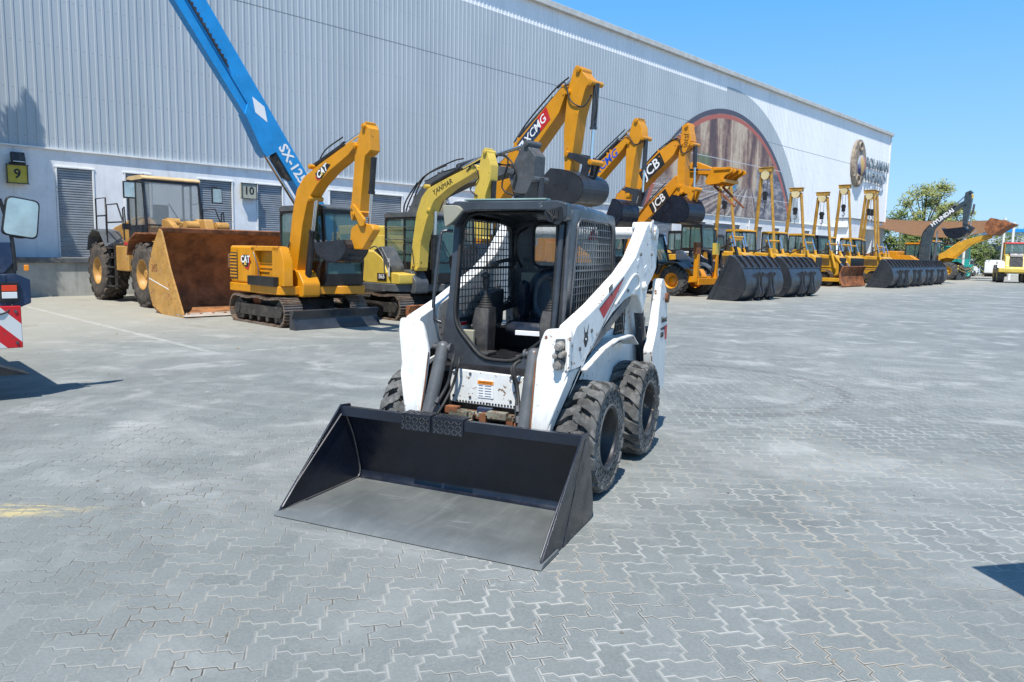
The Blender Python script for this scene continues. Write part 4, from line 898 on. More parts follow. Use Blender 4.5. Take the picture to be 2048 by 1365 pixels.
# ================================================================ MACHINE PARTS
def hyd(parent, p0, p1, r, mat=None, frac=0.6, name="hydraulic_cylinder", rod=None):
    p0 = Vector(p0); p1 = Vector(p1); mid = p0 + (p1 - p0) * frac
    m = MB(); m.cyl(p0, mid, r, seg=14); m.cyl(mid - (p1 - p0).normalized() * 0.06, mid, r * 1.18, seg=14); o = m.build(name, mat or M['black'], parent)
    m = MB(); m.cyl(mid, p1, r * 0.55, seg=12); m.build("piston_rod", rod or M['chrome'], o)
    return o
def slim(P, k, d):
    """move the under/front side of a closed outline inwards by k; d = outward direction of that side"""
    n = len(P); A = sum(P[i][0] * P[(i + 1) % n][1] - P[(i + 1) % n][0] * P[i][1] for i in range(n)); out = []
    for i in range(n):
        a = Vector(P[i - 1]); b = Vector(P[(i + 1) % n]); t = (b - a)
        if t.length < 1e-6: out.append(P[i]); continue
        t.normalize(); nn = Vector((t.y, -t.x)) * (1 if A > 0 else -1); w = nn.dot(Vector(d).normalized())
        w = max(0.0, min(1.0, (w - .1) / .5)); q = Vector(P[i]) - nn * k * w; out.append((q.x, q.y))
    keep = [0]
    for i in range(1, n):
        o = Vector(P[i]) - Vector(P[keep[-1]]); q = Vector(out[i]) - Vector(out[keep[-1]])
        if q.length > .012 and (o.dot(q) > 0): keep.append(i)
    return [out[i] for i in keep]
def boom_part(name, parent, pts, y, wd, mat, bevel=0.015):
    return MB().prism(pts, y - wd / 2, y + wd / 2).build(name, mat, parent, bevel)
def pins(parent, pts, y, wd, r, mat, name="pivot_pin"):
    for (x, z) in pts:
        m = MB(); m.cyl((x, y - wd / 2, z), (x, y + wd / 2, z), r, seg=14); m.cyl((x, y - wd / 2 - .01, z), (x, y + wd / 2 + .01, z), r * .5, seg=8); m.build(name, mat, parent, 0)
def hoses(parent, paths, r, name="hydraulic_hose", mat=None):
    for P in paths: MB().tube(smooth_pts(P, 5), r, 6).build(name, mat or M['rubber'], parent)
def track(parent, L, H, W, y, belt=None, frm=None, pitch=0.17, xc=0.0):
    belt = belt or M['track']; frm = frm or M['frame']; r = H / 2 - 0.02; st = L / 2 - r
    path = []; per = 4 * st + 2 * math.pi * r; n = int(per / pitch)
    def at(d):
        d %= per
        if d < 2 * st: return (-st + d, -r, 0.0)
        d -= 2 * st
        if d < math.pi * r: a = d / r; return (st + r * math.sin(a), -r * math.cos(a), a)
        d -= math.pi * r
        if d < 2 * st:
            sag = -0.035 * (math.sin(d / (2 * st) * math.pi * 2) ** 2); return (st - d, r + sag, math.pi)
        d -= 2 * st; a = d / r; return (-st - r * math.sin(a), r * math.cos(a), math.pi + a)
    m = MB()
    for i in range(n):
        x, z, a = at(i * per / n); rot = Matrix.Rotation(-a, 3, 'Y')
        m.box((xc + x, y, z + H / 2), (pitch * 0.93, W, 0.03), rot)
        for k in (-0.3, 0.05, 0.38):
            off = rot @ Vector((k * pitch, 0, -0.02)); m.box((xc + x + off.x, y, z + H / 2 + off.z), (0.018, W * .98, 0.03), rot)
    b = m.build("track_belt", belt, parent)
    m = MB(); m.prism(rounded([(xc - st, H * .28), (xc + st, H * .28), (xc + st + r * .3, H * .45), (xc + st, H * .68), (xc - st, H * .68), (xc - st - r * .3, H * .5)], .05), y - W * .36, y + W * .36); f = m.build("track_frame", frm, parent, 0.01)
    for sx in (-1, 1):
        m = MB(); m.cyl((xc + sx * st, y - W * .3, H / 2), (xc + sx * st, y + W * .3, H / 2), r * .82, seg=24); m.cyl((xc + sx * st, y - W * .42, H / 2), (xc + sx * st, y + W * .42, H / 2), r * .42, seg=16); m.build("sprocket" if sx < 0 else "idler_wheel", frm, f, 0.006)
    for i in range(5):
        xx = xc - st * .8 + i * st * .4; MB().cyl((xx, y - W * .34, H * .22), (xx, y + W * .34, H * .22), H * .11, seg=12).build("track_roller", frm, f)
    return b
def tyre_wheel(parent, x, y, r, w, side, rim=None, lugs=22, rr=0.52, tyremat=None, deep=0.045):
    """side = +1 outer face towards +y, -1 towards -y"""
    T = tyremat or M['tyre']; wr = bpy.data.objects.new("wheel", None); C.objects.link(wr); wr.parent = parent; wr.location = (x, y, r)
    a, b = -w / 2, w / 2; ri = r * rr
    m = MB(); m.lathe([(ri, a), (r * .72, a - w * .04), (r * .93, a + w * .03), (r - deep, a + w * .12), (r - deep, b - w * .12), (r * .93, b - w * .03), (r * .72, b + w * .04), (ri, b)], (0, 0, 0), 'y', 40)
    for hf in (0, 1):
        for i in range(lugs):
            a0 = 2 * math.pi * (i + .5 * hf) / lugs; d = 0.55 * math.pi / lugs
            y0, y1 = ((a - w * .0, 0.02 * w) if hf == 0 else (b + w * .0, -0.02 * w)); sk_ = 2.0 * math.pi / lugs * .8
            V = []
            for (yy, aa, r0) in ((y0, a0, r * .90), (y0, a0, r - deep * .35), (y0 * .6 + y1 * .4, a0 + sk_ * .35, r), (y1, a0 + sk_, r), (y1, a0 + sk_, r - deep - .01), (y0 * .6 + y1 * .4, a0 + sk_ * .35, r - deep - .01)):
                V += [(r0 * math.cos(aa - d), yy, r0 * math.sin(aa - d)), (r0 * math.cos(aa + d), yy, r0 * math.sin(aa + d))]
            m.add(V, [(0, 1, 3, 2), (2, 3, 5, 4), (4, 5, 7, 6), (6, 7, 9, 8), (0, 2, 4, 10), (4, 6, 8, 10), (1, 11, 5, 3), (5, 11, 9, 7)])
    m.build("tyre", T, wr)
    o = side * w / 2; m = MB(); m.lathe([(ri + .01, -o * .9), (ri + .012, o * .98), (ri - .02, o), (ri * .88, o * .75), (ri * .80, o * .35), (ri * .45, o * .30), (ri * .38, o * .62), (0, o * .62)], (0, 0, 0), 'y', 32)
    m.build("rim", rim or M['catyellow'], wr)
    m = MB(); m.cyl((0, o * .5, 0), (0, o * .72, 0), ri * .28, seg=16)
    for i in range(10): t = 2 * math.pi * i / 10; m.cyl((ri * .6 * math.cos(t), o * .25, ri * .6 * math.sin(t)), (ri * .6 * math.cos(t), o * .42, ri * .6 * math.sin(t)), ri * .045, seg=6, smooth=False)
    m.build("hub", M['frame'] if rim is None else rim, wr)
    return wr
def cab(parent, x0, x1, y0, y1, z0, z1, frame=None, roofm=None, lean=0.12, low=0.30, gl=None, guard=False, seat=True):
    """operator cab: framed glass box with door posts, roof, seat"""
    frame = frame or M['black']; gl = gl or M['glass']; H = z1 - z0
    cb = bpy.data.objects.new("cab", None); C.objects.link(cb); cb.parent = parent
    side = [(x0, z0), (x0, z1 - .10), (x0 + .08, z1 - .02), (x1 - lean - .10, z1 - .02), (x1 - lean, z1 - .10), (x1, z0 + H * low), (x1 - .06, z0)]
    sr = rounded(side, 0.05, 3); zl = z0 + H * low
    inn = rounded([(x0 + .07, zl), (x0 + .07, z1 - .14), (x1 - lean - .10, z1 - .14), (x1 - .09, zl)], 0.05, 3)
    for y, yy in ((y0, y0 + .045), (y1 - .045, y1)):
        rg, I = ring_mesh(sr, inn, y, yy, 'y'); sf = rg.build("side_frame", frame, cb, 0.006)
        xm = x0 + (x1 - x0) * .42; MB().box((xm, (y + yy) / 2, (zl + z1 - .1) / 2), (.06, .044, z1 - .1 - zl)).build("door_post", frame, sf)
        MB().prism(inn, (y + yy) / 2 - .004, (y + yy) / 2 + .004).build("side_window", gl, sf)
    q = lambda z: x1 - lean * (z - zl) / max(.01, (z1 - .1 - zl)) if z > zl else x1 - .06 * (zl - z) / (zl - z0)
    m = MB()
    def sl(ya, yb, za, zb, th=.05): V = [(q(za) - th, ya, za), (q(za), ya, za), (q(zb), ya, zb), (q(zb) - th, ya, zb), (q(za) - th, yb, za), (q(za), yb, za), (q(zb), yb, zb), (q(zb) - th, yb, zb)]; m.add(V, [(0, 1, 2, 3), (7, 6, 5, 4), (1, 5, 6, 2), (0, 3, 7, 4), (3, 2, 6, 7), (0, 4, 5, 1)])
    sl(y0, y1, z0, z0 + H * low * .5); sl(y0, y1, z1 - .16, z1 - .08); sl(y0, y0 + .06, z0, z1 - .1); sl(y1 - .06, y1, z0, z1 - .1); sl(y0, y1, zl - .02, zl + .02)
    m.build("front_frame", frame, cb, 0.005)
    m = MB(); sl(y0 + .05, y1 - .05, z0 + H * low * .5, z1 - .12, .008); m.v = [(a - .02, b, c) for a, b, c in m.v]; ws = m.build("windscreen", gl, cb)
    MB().tube([(q(z0 + H * .35) + .01, (y0 + y1) / 2 + .1, z0 + H * .35), (q(z0 + H * .6) + .012, (y0 + y1) / 2 - .15, z0 + H * .6)], .008, 5).build("wiper", M['rubber'], ws)
    MB().box((x0 + .02, (y0 + y1) / 2, z0 + H * low * .5), (.04, y1 - y0 - .05, H * low)).build("rear_panel", frame, cb)
    MB().box((x0 + .02, (y0 + y1) / 2, (zl + z1) / 2), (.008, y1 - y0 - .1, z1 - zl - .1)).build("rear_window", gl, cb)
    MB().prism(rounded([(x0 - .02, z1 - .09), (x0, z1 - .01), (x0 + .1, z1 + .03), (x1 - lean - .15, z1 + .03), (x1 - lean + .03, z1 - .03), (x1 - lean + .03, z1 - .09)], .03, 3), y0 - .012, y1 + .012).build("roof", roofm or frame, cb, 0.03, 3)
    if guard:
        m = MB()
        for zz in (.45, .62, .8): m.tube([(x0, y0 - .015, z0 + H * zz), (x1 - .08, y0 - .015, z0 + H * zz)], .010, 6)
        m.build("window_guard", M['steel'], cb)
    if seat:
        m = MB(); xs = x0 + (x1 - x0) * .38; yc = (y0 + y1) / 2; m.box((xs, yc, zl), (.45, .45, .12)); m.box((xs - .2, yc, zl + .32), (.12, .42, .6)); m.box((xs + .35, yc + .2, zl), (.08, .08, .3)); m.build("seat", M['plastic'], cb, .03)
    return cb
def dig_bucket(parent, pts, y, wd, mat, teeth=4, lip=None, name="bucket"):
    """pts: open curved shell in x,z from the cutting lip round to the top; closed by side plates"""
    sp = [(p.x, p.y) for p in smooth_pts([(a, b, 0) for a, b in pts], 4)]
    b = MB().strip(sp, y - wd / 2, y + wd / 2, th=.025).build(name, mat, parent)
    for s_ in (-1, 1): MB().prism(sp, y + s_ * wd / 2, y + s_ * (wd / 2 - .025)).build("side_plate", mat, b, 0.004)
    d = Vector((pts[0][0] - pts[1][0], pts[0][1] - pts[1][1])).normalized()
    for i in range(teeth):
        yy = y - wd / 2 + wd * (i + .5) / teeth; p = pts[0]; L = wd * .14
        n_ = Vector((-d.y, d.x)) * L * .28
        MB().prism([(p[0] - d.x * .03 + n_.x, p[1] - d.y * .03 + n_.y), (p[0] + d.x * L, p[1] + d.y * L), (p[0] - d.x * .03 - n_.x, p[1] - d.y * .03 - n_.y)], yy - wd * .035, yy + wd * .035).build("bucket_tooth", lip or M['steel'], b)
    return b
def louvres(parent, axis, fix, a0, a1, z0, z1, n, mat, out, slat=None):
    m = MB()
    if slat:
        if axis == 'y': m.box(((a0 + a1) / 2, fix, (z0 + z1) / 2), (a1 - a0 + .02, .008, z1 - z0 + .02))
        else: m.box((fix, (a0 + a1) / 2, (z0 + z1) / 2), (.008, a1 - a0 + .02, z1 - z0 + .02))
        bk = m.build("vent_recess", mat, parent); m = MB(); mat = slat; out = out * 2
    for i in range(n):
        z = z0 + (z1 - z0) * (i + .5) / n; h = (z1 - z0) / n * .5
        if axis == 'y': m.box(((a0 + a1) / 2, fix + out * .004, z), (a1 - a0, .012, h))
        else: m.box((fix + out * .004, (a0 + a1) / 2, z), (.012, a1 - a0, h))
    return m.build("louvre_vents", mat, parent)
def blade_front(parent, x, wd, h, mat, z0=0.0, t=0.05, arms=True, armmat=None, curve=.10, push=1.0):
    P = [(x, z0 + .01), (x - curve * .7, z0 + h * .3), (x - curve, z0 + h * .6), (x - curve * .5, z0 + h)]
    P = [(p.x, p.y) for p in smooth_pts([(a, b, 0) for a, b in P], 4)]
    b = MB().strip(P, -wd / 2, wd / 2, th=t).build("dozer_blade", mat, parent)
    for s_ in (-1, 1): MB().prism([(x + .03, z0), (x - curve - .02, z0 + h * .6), (x - .03, z0 + h + .01), (x - .20, z0 + h), (x - .22, z0)], s_ * wd / 2, s_ * (wd / 2 + .02)).build("blade_end", mat, b)
    if arms:
        m = MB()
        for s_ in (-1, 1): m.prism([(x - .12, z0 + .08), (x - .12, z0 + .26), (x - push, z0 + .42), (x - push, z0 + .22)], s_ * wd * .16 - .05, s_ * wd * .16 + .05)
        m.build("blade_arm", armmat or M['frame'], parent)
    return b
def paper_tag(parent, loc, xd, yd, w=.2, h=.28):
    X = Vector(xd).normalized(); Y = Vector(yd).normalized(); N = X.cross(Y); o = Vector(loc)
    P = [o - X * w / 2 - Y * h / 2, o + X * w / 2 - Y * h / 2, o + X * w / 2 + Y * h / 2, o - X * w / 2 + Y * h / 2]
    t = MB().add(P + [p - N * .003 for p in P], [(0, 1, 2, 3), (7, 6, 5, 4)]).build("paper_notice", M['decalwhite'], parent)
    Q = [o - X * w * .3 + N * .002, o + X * w * .3 + N * .002, o + X * w * .3 + Y * h * .3 + N * .002, o - X * w * .3 + Y * h * .3 + N * .002]
    MB().add(Q, [(0, 1, 2, 3)]).build("notice_picture", M['boomgrey'], t)

# ================================================================ COMPACT EXCAVATORS
def mini_excavator(s, q, label, body, cfg):
    t = empty("mini_excavator", B(s, q), FACE, label, "excavator"); by = cfg['by']
    for sy in (-1, 1): track(t, 2.42, 0.60, 0.42, sy * 0.79)
    MB().prism(rounded([(-.6, .25), (.6, .25), (.5, .55), (-.5, .55)], .05), -.6, .6).cyl((0, 0, .5), (0, 0, .70), .45, seg=28).build("undercarriage", M['frame'], t, .01)
    blade_front(t, 1.68, 2.0, 0.38, cfg['blade'], arms=True, armmat=M['boomgrey'], push=1.05)
    sk_ = rounded([(-1.55, -.70), (-1.35, -.95), (.95, -.97), (1.05, -.75), (1.05, .2), (1.25, .35), (1.28, .95), (-1.2, .97), (-1.55, .70), (-1.68, 0)], .12)
    MB().prism(sk_, .66, .84, 'z').build("platform_skirt", cfg['skirt'], t, .02)
    hood = rounded([(-1.50, -.68), (-1.32, -.92), (-.30, -.93), (-.30, -.08), (-.74, -.06), (-.76, .95), (-1.2, .95), (-1.52, .68), (-1.64, 0)], .08)
    h = MB().prism(hood, .842, cfg['hz'], 'z').build("engine_hood", body, t, .06, 3)
    hz = cfg['hz']
    if cfg.get('open'):
        m = MB().box((.36, -.76, 1.2), (1.3, .06, .7)).box((-.22, -.83, 1.24), (.16, .20, .79)).box((.30, -.83, hz - .06), (1.2, .20, .10)); m.prism([(.62, .842), (.62, hz - .01), (.95, hz - .03), (1.10, hz - .30), (1.10, .842)], -.93, -.72); m.build("side_cover", body, t, .015)
        m = MB(); m.box((.0, -.80, 1.12), (.5, .03, .02)); m.box((.22, -.80, 1.30), (.75, .02, .02)); m.box((.22, -.80, 1.20), (.75, .02, .02)); m.build("bay_rails", body, t)
        MB().box((.32, -.99, .93), (1.15, .12, .20)).build("tool_box", M['black'], t, .015)
        m = MB(); m.tube([(-.12, -.96, 1.52), (.10, -.97, 1.2), (.12, -.98, .95)], .012, 6); m.build("fuel_hose", M['steel'], t)
    else:
        MB().prism(rounded([(-.30, .842), (-.30, hz - .02), (.1, hz - .03), (.45, hz - .2), (.62, 1.12), (1.10, 1.08), (1.10, .842)], .04), -.93, -.45).build("side_cover", body, t, .02)
        MB().prism(rounded([(.05, 1.1), (.05, hz + .0), (.35, hz + .1), (.75, 1.25), (.75, 1.1)], .05), -.90, -.5).build("grille_cover", M['boomgrey'], t, .02)
        m = MB(); m.tube(smooth_pts([(-.1, -.9, 1.65), (.2, -.93, 1.70), (.5, -.94, 1.45), (.55, -.94, 1.1)]), .016, 6); m.build("handrail", M['steel'], t)
    louvres(h, 'y', -.933, -1.27, -.95, .95, 1.50, 8, M['plastic'], -1, body)
    m = MB(); m.prism([(-.93, .87), (-.93, cfg['hz'] - .08), (-.925, cfg['hz'] - .08), (-.925, .87)], -.935, -.94); m.build("panel_seam", M['plastic'], h)
    paper_tag(h, (-1.36, -.925, 1.32), (.8, -.6, 0), (0, 0, 1), .17, .3)
    cab(t, -.72, 1.22, -.02, .93, .845, 2.53, M['black'], cfg['roof'], guard=cfg.get('guard', False), gl=M['glass'])
    # boom swing post
    MB().prism(rounded([(.55, .62), (.5, 1.05), (.75, 1.18), (1.02, 1.15), (1.22, .9), (1.2, .62)], .05), by - .20, by + .20).build("swing_post", cfg['post'], t, .02)
    boom_part("boom", t, slim(cfg['boom'], .12, (.8, -.6)), by, .27, body, .010); boom_part("dipper_arm", t, slim(cfg['stick'], .08, (1, 0)), by, .22, body, .008)
    pins(t, cfg['pins'], by, .31, .05, body)
    for i, (a, b, r, f, mm) in enumerate(cfg['cyl']): hyd(t, (a[0], by, a[1]), (b[0], by, b[1]), r, mm, f)
    hoses(t, cfg['hoses'](by), .014)
    return t
# amber machine with the raised arm
cat = mini_excavator(1.66, 12.05, "amber mini excavator with black CAT mark on its boom and a dark front blade", M['catyellow'], dict(by=-.36, hz=1.66, skirt=M['catyellow'], roof=M['boomgrey'], post=M['catyellow'], blade=M['gunmetal'], open=True,
    boom=rounded([(.50, .95), (.55, 1.70), (.70, 2.33), (.88, 2.81), (1.18, 3.06), (1.76, 3.27), (2.82, 3.60), (3.02, 3.60), (3.08, 3.50), (2.87, 3.28), (2.17, 3.01), (1.72, 2.77), (1.40, 2.50), (1.20, 2.05), (.97, 1.15), (.90, .95)], .06, 3),
    stick=rounded([(3.19, 3.86), (3.32, 3.95), (3.50, 3.84), (3.54, 3.38), (3.35, 3.28), (3.19, 2.28), (2.85, 2.15), (2.80, 2.28), (2.92, 2.97), (2.98, 3.50)], .04, 3),
    pins=[(3.0, 3.52), (3.28, 3.85), (2.95, 2.28), (.72, 1.0), (1.40, 2.62), (1.42, 3.25)],
    cyl=[((1.36, 3.27), (3.22, 3.83), .055, .60, M['black']), ((1.05, .98), (1.42, 2.60), .07, .62, M['black']), ((3.42, 3.30), (3.27, 2.10), .055, .55, M['black'])],
    hoses=lambda y: [[(.75, y - .15, 1.1), (.52, y - .2, 1.3), (.62, y - .16, 1.75)], [(.8, y + .15, 1.05), (1.25, y + .2, 1.3), (1.2, y + .15, 1.8)], [(1.5, y, 3.3), (1.8, y - .02, 3.55), (2.4, y, 3.75)]]))
b = dig_bucket(cat, [(1.70, 1.74), (1.82, 1.52), (2.20, 1.38), (2.62, 1.40), (2.88, 1.60), (2.80, 1.80)], -.36, .50, M['bucketblk'], 4)
m = MB(); m.prism(rounded([(2.78, 2.02), (3.0, 2.12), (3.45, 2.08), (3.52, 1.98), (3.15, 1.62), (2.85, 1.62), (2.72, 1.75)], .05), -.44, -.28); m.build("quick_coupler", M['catyellow'], cat, .02)
m = MB(); m.prism(rounded([(2.82, 2.42), (2.92, 2.48), (3.30, 2.18), (3.28, 2.05), (3.15, 2.05), (2.95, 2.32)], .03), -.50, -.45); m.build("bucket_link", M['catyellow'], cat, .01)
def tri_mark(parent, pts, y, mat, nm="decal"): return MB().prism(pts, y, y - .004).build(nm, mat, parent)
dk = tri_mark(cat, [(1.62, 3.10), (1.98, 3.28), (2.18, 3.24), (1.85, 2.99), (1.70, 2.99)], -.496, M['decalblack'], "boom_decal")
tri_mark(cat, [(1.60, 3.06), (1.68, 2.965), (1.84, 2.965), (1.70, 3.0)], -.4958, M['red'], "red_edge")
u = Vector((math.cos(.45), 0, math.sin(.45))); vv = Vector((-math.sin(.45), 0, math.cos(.45)))
text("boom_lettering", "CAT", .20, M['decalwhite'], cat, (1.88, -.503, 3.125), u, vv, .002, bold=.006)
tri_mark(cat, [(1.84, 3.03), (1.93, 3.07), (1.87, 3.12)], -.505, M['lemon'], "triangle_mark")
text("hood_lettering", "CAT", .21, M['decalwhite'], cat, (-.55, -.937, 1.36), (1, 0, 0), (0, 0, 1), .002, bold=.006)
tri_mark(cat, [(-.68, 1.46), (-.40, 1.46), (-.33, 1.34), (-.42, 1.18), (-.60, 1.22), (-.70, 1.26)], -.9335, M['decalblack'], "hood_decal"); tri_mark(cat, [(-.38, 1.46), (-.31, 1.34), (-.42, 1.14), (-.60, 1.19), (-.42, 1.20), (-.35, 1.34)], -.9338, M['red'], "red_edge"); tri_mark(cat, [(-.61, 1.24), (-.49, 1.24), (-.55, 1.34)], -.9395, M['lemon'], "triangle_mark")
# lemon machine
yan = mini_excavator(4.55, 12.05, "lemon yellow mini excavator with barred cab window parked behind the white skid steer", M['lemon'], dict(by=-.34, hz=1.62, skirt=M['boomgrey'], roof=M['boomgrey'], post=M['boomgrey'], blade=M['rusty'], guard=True,
    boom=rounded([(.93, 1.14), (1.00, 1.77), (1.15, 2.48), (1.34, 2.85), (1.56, 3.03), (2.34, 3.26), (3.13, 3.47), (3.28, 3.38), (3.22, 3.2), (2.94, 3.10), (2.34, 2.90), (1.85, 2.65), (1.61, 2.24), (1.42, 1.77), (1.36, 1.15)], .06, 3),
    stick=rounded([(3.33, 3.74), (3.42, 3.80), (3.55, 3.72), (3.67, 3.44), (3.65, 3.10), (3.50, 2.77), (3.42, 1.9), (3.12, 1.9), (3.07, 2.79), (3.20, 3.34)], .04, 3),
    pins=[(3.18, 3.34), (3.42, 3.70), (1.15, 1.2), (1.58, 2.55), (1.48, 3.08)],
    cyl=[((1.55, 3.12), (3.38, 3.68), .06, .56, M['black']), ((1.62, 1.2), (1.68, 2.52), .075, .6, M['black']), ((3.58, 3.1), (3.52, 2.0), .055, .5, M['black'])],
    hoses=lambda y: [[(.8, y - .15, 1.2), (.75, y - .2, 1.75), (.98, y - .15, 1.7), (1.1, y - .16, 1.3)], [(2.9, y - .14, 3.35), (3.1, y - .16, 3.45), (3.25, y - .14, 3.2), (3.0, y - .14, 2.95), (3.2, y - .12, 2.8)], [(1.5, y + .16, 1.2), (1.6, y + .2, 1.6), (1.55, y + .17, 2.0)]]))
u = Vector((math.cos(.36), 0, math.sin(.36))); vv = Vector((-math.sin(.36), 0, math.cos(.36)))
text("boom_lettering", "YANMAR", .17, M['decalblack'], yan, (2.08, -.478, 3.04), u, vv, .002)
dig_bucket(yan, [(2.5, 1.5), (2.6, 1.2), (2.95, 1.05), (3.3, 1.15), (3.45, 1.5), (3.35, 1.8)], -.34, .6, M['black'], 4)
MB().box((.45, -.945, 1.0), (.36, .01, .16)).build("model_plate", M['black'], yan); text("model_number", "B65", .15, M['decalwhite'], yan, (.45, -.952, 1.0), (1, 0, 0), (0, 0, 1), .002)
paper_tag(yan, (.72, -.95, 1.22), (.9, -.43, 0), (0, 0, 1), .3, .42)

# ================================================================ LARGE EXCAVATORS
def big_excavator(s, q, name, label, body, boomm, cfg, sc=1.0):
    t = empty(name, B(s, q), FACE, label, "excavator", None); by = cfg.get('by', 0.0)
    for sy in (-1, 1): track(t, 4.2, .92, .6, sy * 1.2, pitch=.2)
    MB().box((0, 0, .65), (1.6, 1.9, .4)).cyl((0, 0, .8), (0, 0, 1.12), .7, seg=28).build("undercarriage", M['frame'], t, .02)
    MB().prism(rounded([(-2.3, -1.25), (1.5, -1.32), (1.6, .2), (1.6, 1.3), (-2.3, 1.3)], .15), 1.08, 1.30, 'z').build("platform", M['frame'], t, .02)
    h = MB().prism(rounded([(-2.0, 1.30), (-2.0, 2.35), (-.3, 2.35), (-.3, 1.30)], .1), -1.3, 1.3).build("engine_hood", body, t, .05, 3)
    MB().prism(rounded([(-2.75, -.9), (-2.3, -1.32), (-2.0, -1.32), (-2.0, 1.32), (-2.3, 1.32), (-2.75, .9)], .2), 1.05, 2.15, 'z').build("counterweight", cfg.get('cw', body), t, .06, 3)
    MB().prism(rounded([(-.3, 1.30), (-.3, 2.05), (.6, 2.05), (1.3, 1.6), (1.4, 1.30)], .06), -1.3, -.65).build("side_tank", body, t, .03)
    louvres(h, 'y', -1.302, -1.8, -.9, 1.5, 2.1, 8, M['plastic'], -1)
    cab(t, -.25, 1.45, *((.35, 1.32) if by < .3 else (-1.32, -.35)), 1.32, 3.0, M['black'], cfg.get('roof', M['black']))
    boom_part("boom", t, slim(cfg['boom'], .17, (.8, -.6)), by, .46, boomm, .012)
    boom_part("dipper_arm", t, slim(cfg['stick'], .14, (1, 0)), by, .40, cfg.get('stickm', boomm), .010)
    pins(t, cfg['pins'], by, .52, .075, boomm)
    bp_ = [p for p in cfg['boom']]; zt_ = max(p[1] for p in bp_); up_ = [p for i, p in enumerate(bp_) if Vector((bp_[(i + 1) % len(bp_)][1] - bp_[i - 1][1], -(bp_[(i + 1) % len(bp_)][0] - bp_[i - 1][0]))).dot(Vector((-.6, .8))) * (1 if sum(bp_[j][0] * bp_[(j + 1) % len(bp_)][1] - bp_[(j + 1) % len(bp_)][0] * bp_[j][1] for j in range(len(bp_))) > 0 else -1) > .02]
    up_.sort()
    for dy in (-.14, -.07, .12): MB().tube([(p[0] - .03, by + dy, p[1] + .045) for p in up_], .018, 5).build("hydraulic_pipe", M['rubber'], t)
    for i in range(2, len(up_) - 1, 3): MB().box((up_[i][0] - .02, by - .02, up_[i][1] + .05), (.06, .36, .07)).build("pipe_clamp", boomm, t, .005)
    for i in range(3, len(up_) - 2, 4): MB().cyl((up_[i][0] + .12, by - .25, up_[i][1] - .16), (up_[i][0] + .12, by - .22, up_[i][1] - .16), .03, seg=8).build("grease_fitting", boomm, t)
    for (a, b, r, f) in cfg['cyl']:
        if cfg.get('twin') and (a, b, r, f) == cfg['cyl'][0]:
            for d in (-.3, .3): hyd(t, (a[0], by + d, a[1]), (b[0], by + d, b[1]), r, cfg.get('cylm', M['gunmetal']), f)
        else: hyd(t, (a[0], by, a[1]), (b[0], by, b[1]), r, cfg.get('cylm', M['gunmetal']), f)
    hoses(t, cfg['hoses'](by), .022)
    if 'bucket' in cfg:
        bm_, pts, wd = cfg['bucket']; dig_bucket(t, pts, by, wd, bm_, 5)
        m = MB()
        for d in (-.2, .2): m.prism(rounded(cfg['link'], .03), by + d - .03, by + d + .03)
        m.build("bucket_link", cfg.get('linkm', M['gunmetal']), t, .01)
    return t
big_excavator(7.2, 9.0, "crawler_excavator", "slate grey boomed excavator between the lemon digger and tallest amber boom", M['lemon'], M['boomgrey'], dict(
    boom=rounded([(-.1, 1.6), (-.05, 2.2), (.14, 2.80), (.37, 3.12), (.93, 3.60), (1.56, 3.79), (2.34, 3.90), (3.65, 3.90), (4.36, 3.80), (4.50, 3.62), (4.21, 3.46), (3.66, 3.38), (2.46, 3.26), (1.5, 3.0), (.95, 2.5), (.6, 1.6)], .08, 3),
    stick=rounded([(4.78, 4.36), (4.92, 4.44), (5.06, 4.36), (5.33, 4.08), (5.30, 3.46), (5.02, 3.0), (4.95, 1.5), (4.60, 1.5), (4.48, 3.09), (4.30, 3.55), (4.50, 3.96)], .05, 3),
    pins=[(4.45, 3.68), (4.92, 4.35), (5.2, 3.45), (.3, 1.7)], cyl=[((.6, 1.5), (1.6, 3.1), .09, .55), ((2.1, 3.98), (4.88, 4.36), .085, .52), ((5.25, 3.5), (5.1, 1.8), .08, .5)],
    hoses=lambda y: [[(-.2, y - .1, 2.6), (.1, y - .15, 3.1), (.7, y - .12, 3.75), (1.6, y, 4.05)], [(-.25, y + .1, 2.6), (.05, y + .05, 3.15), (.65, y, 3.8), (1.7, y + .1, 4.15), (2.2, y + .1, 4.2)], [(3.3, y - .22, 3.85), (3.7, y - .28, 4.1), (4.3, y - .25, 4.0), (4.1, y - .25, 3.3), (4.6, y - .22, 3.05)], [(3.6, y - .22, 3.9), (4.1, y - .26, 4.15), (4.6, y - .25, 3.7), (4.5, y - .25, 3.2), (4.9, y - .22, 3.1)], [(-.3, y, 2.5), (0, y - .25, 3.0), (.6, y - .25, 3.6)]], stickm=M['boomgrey']))
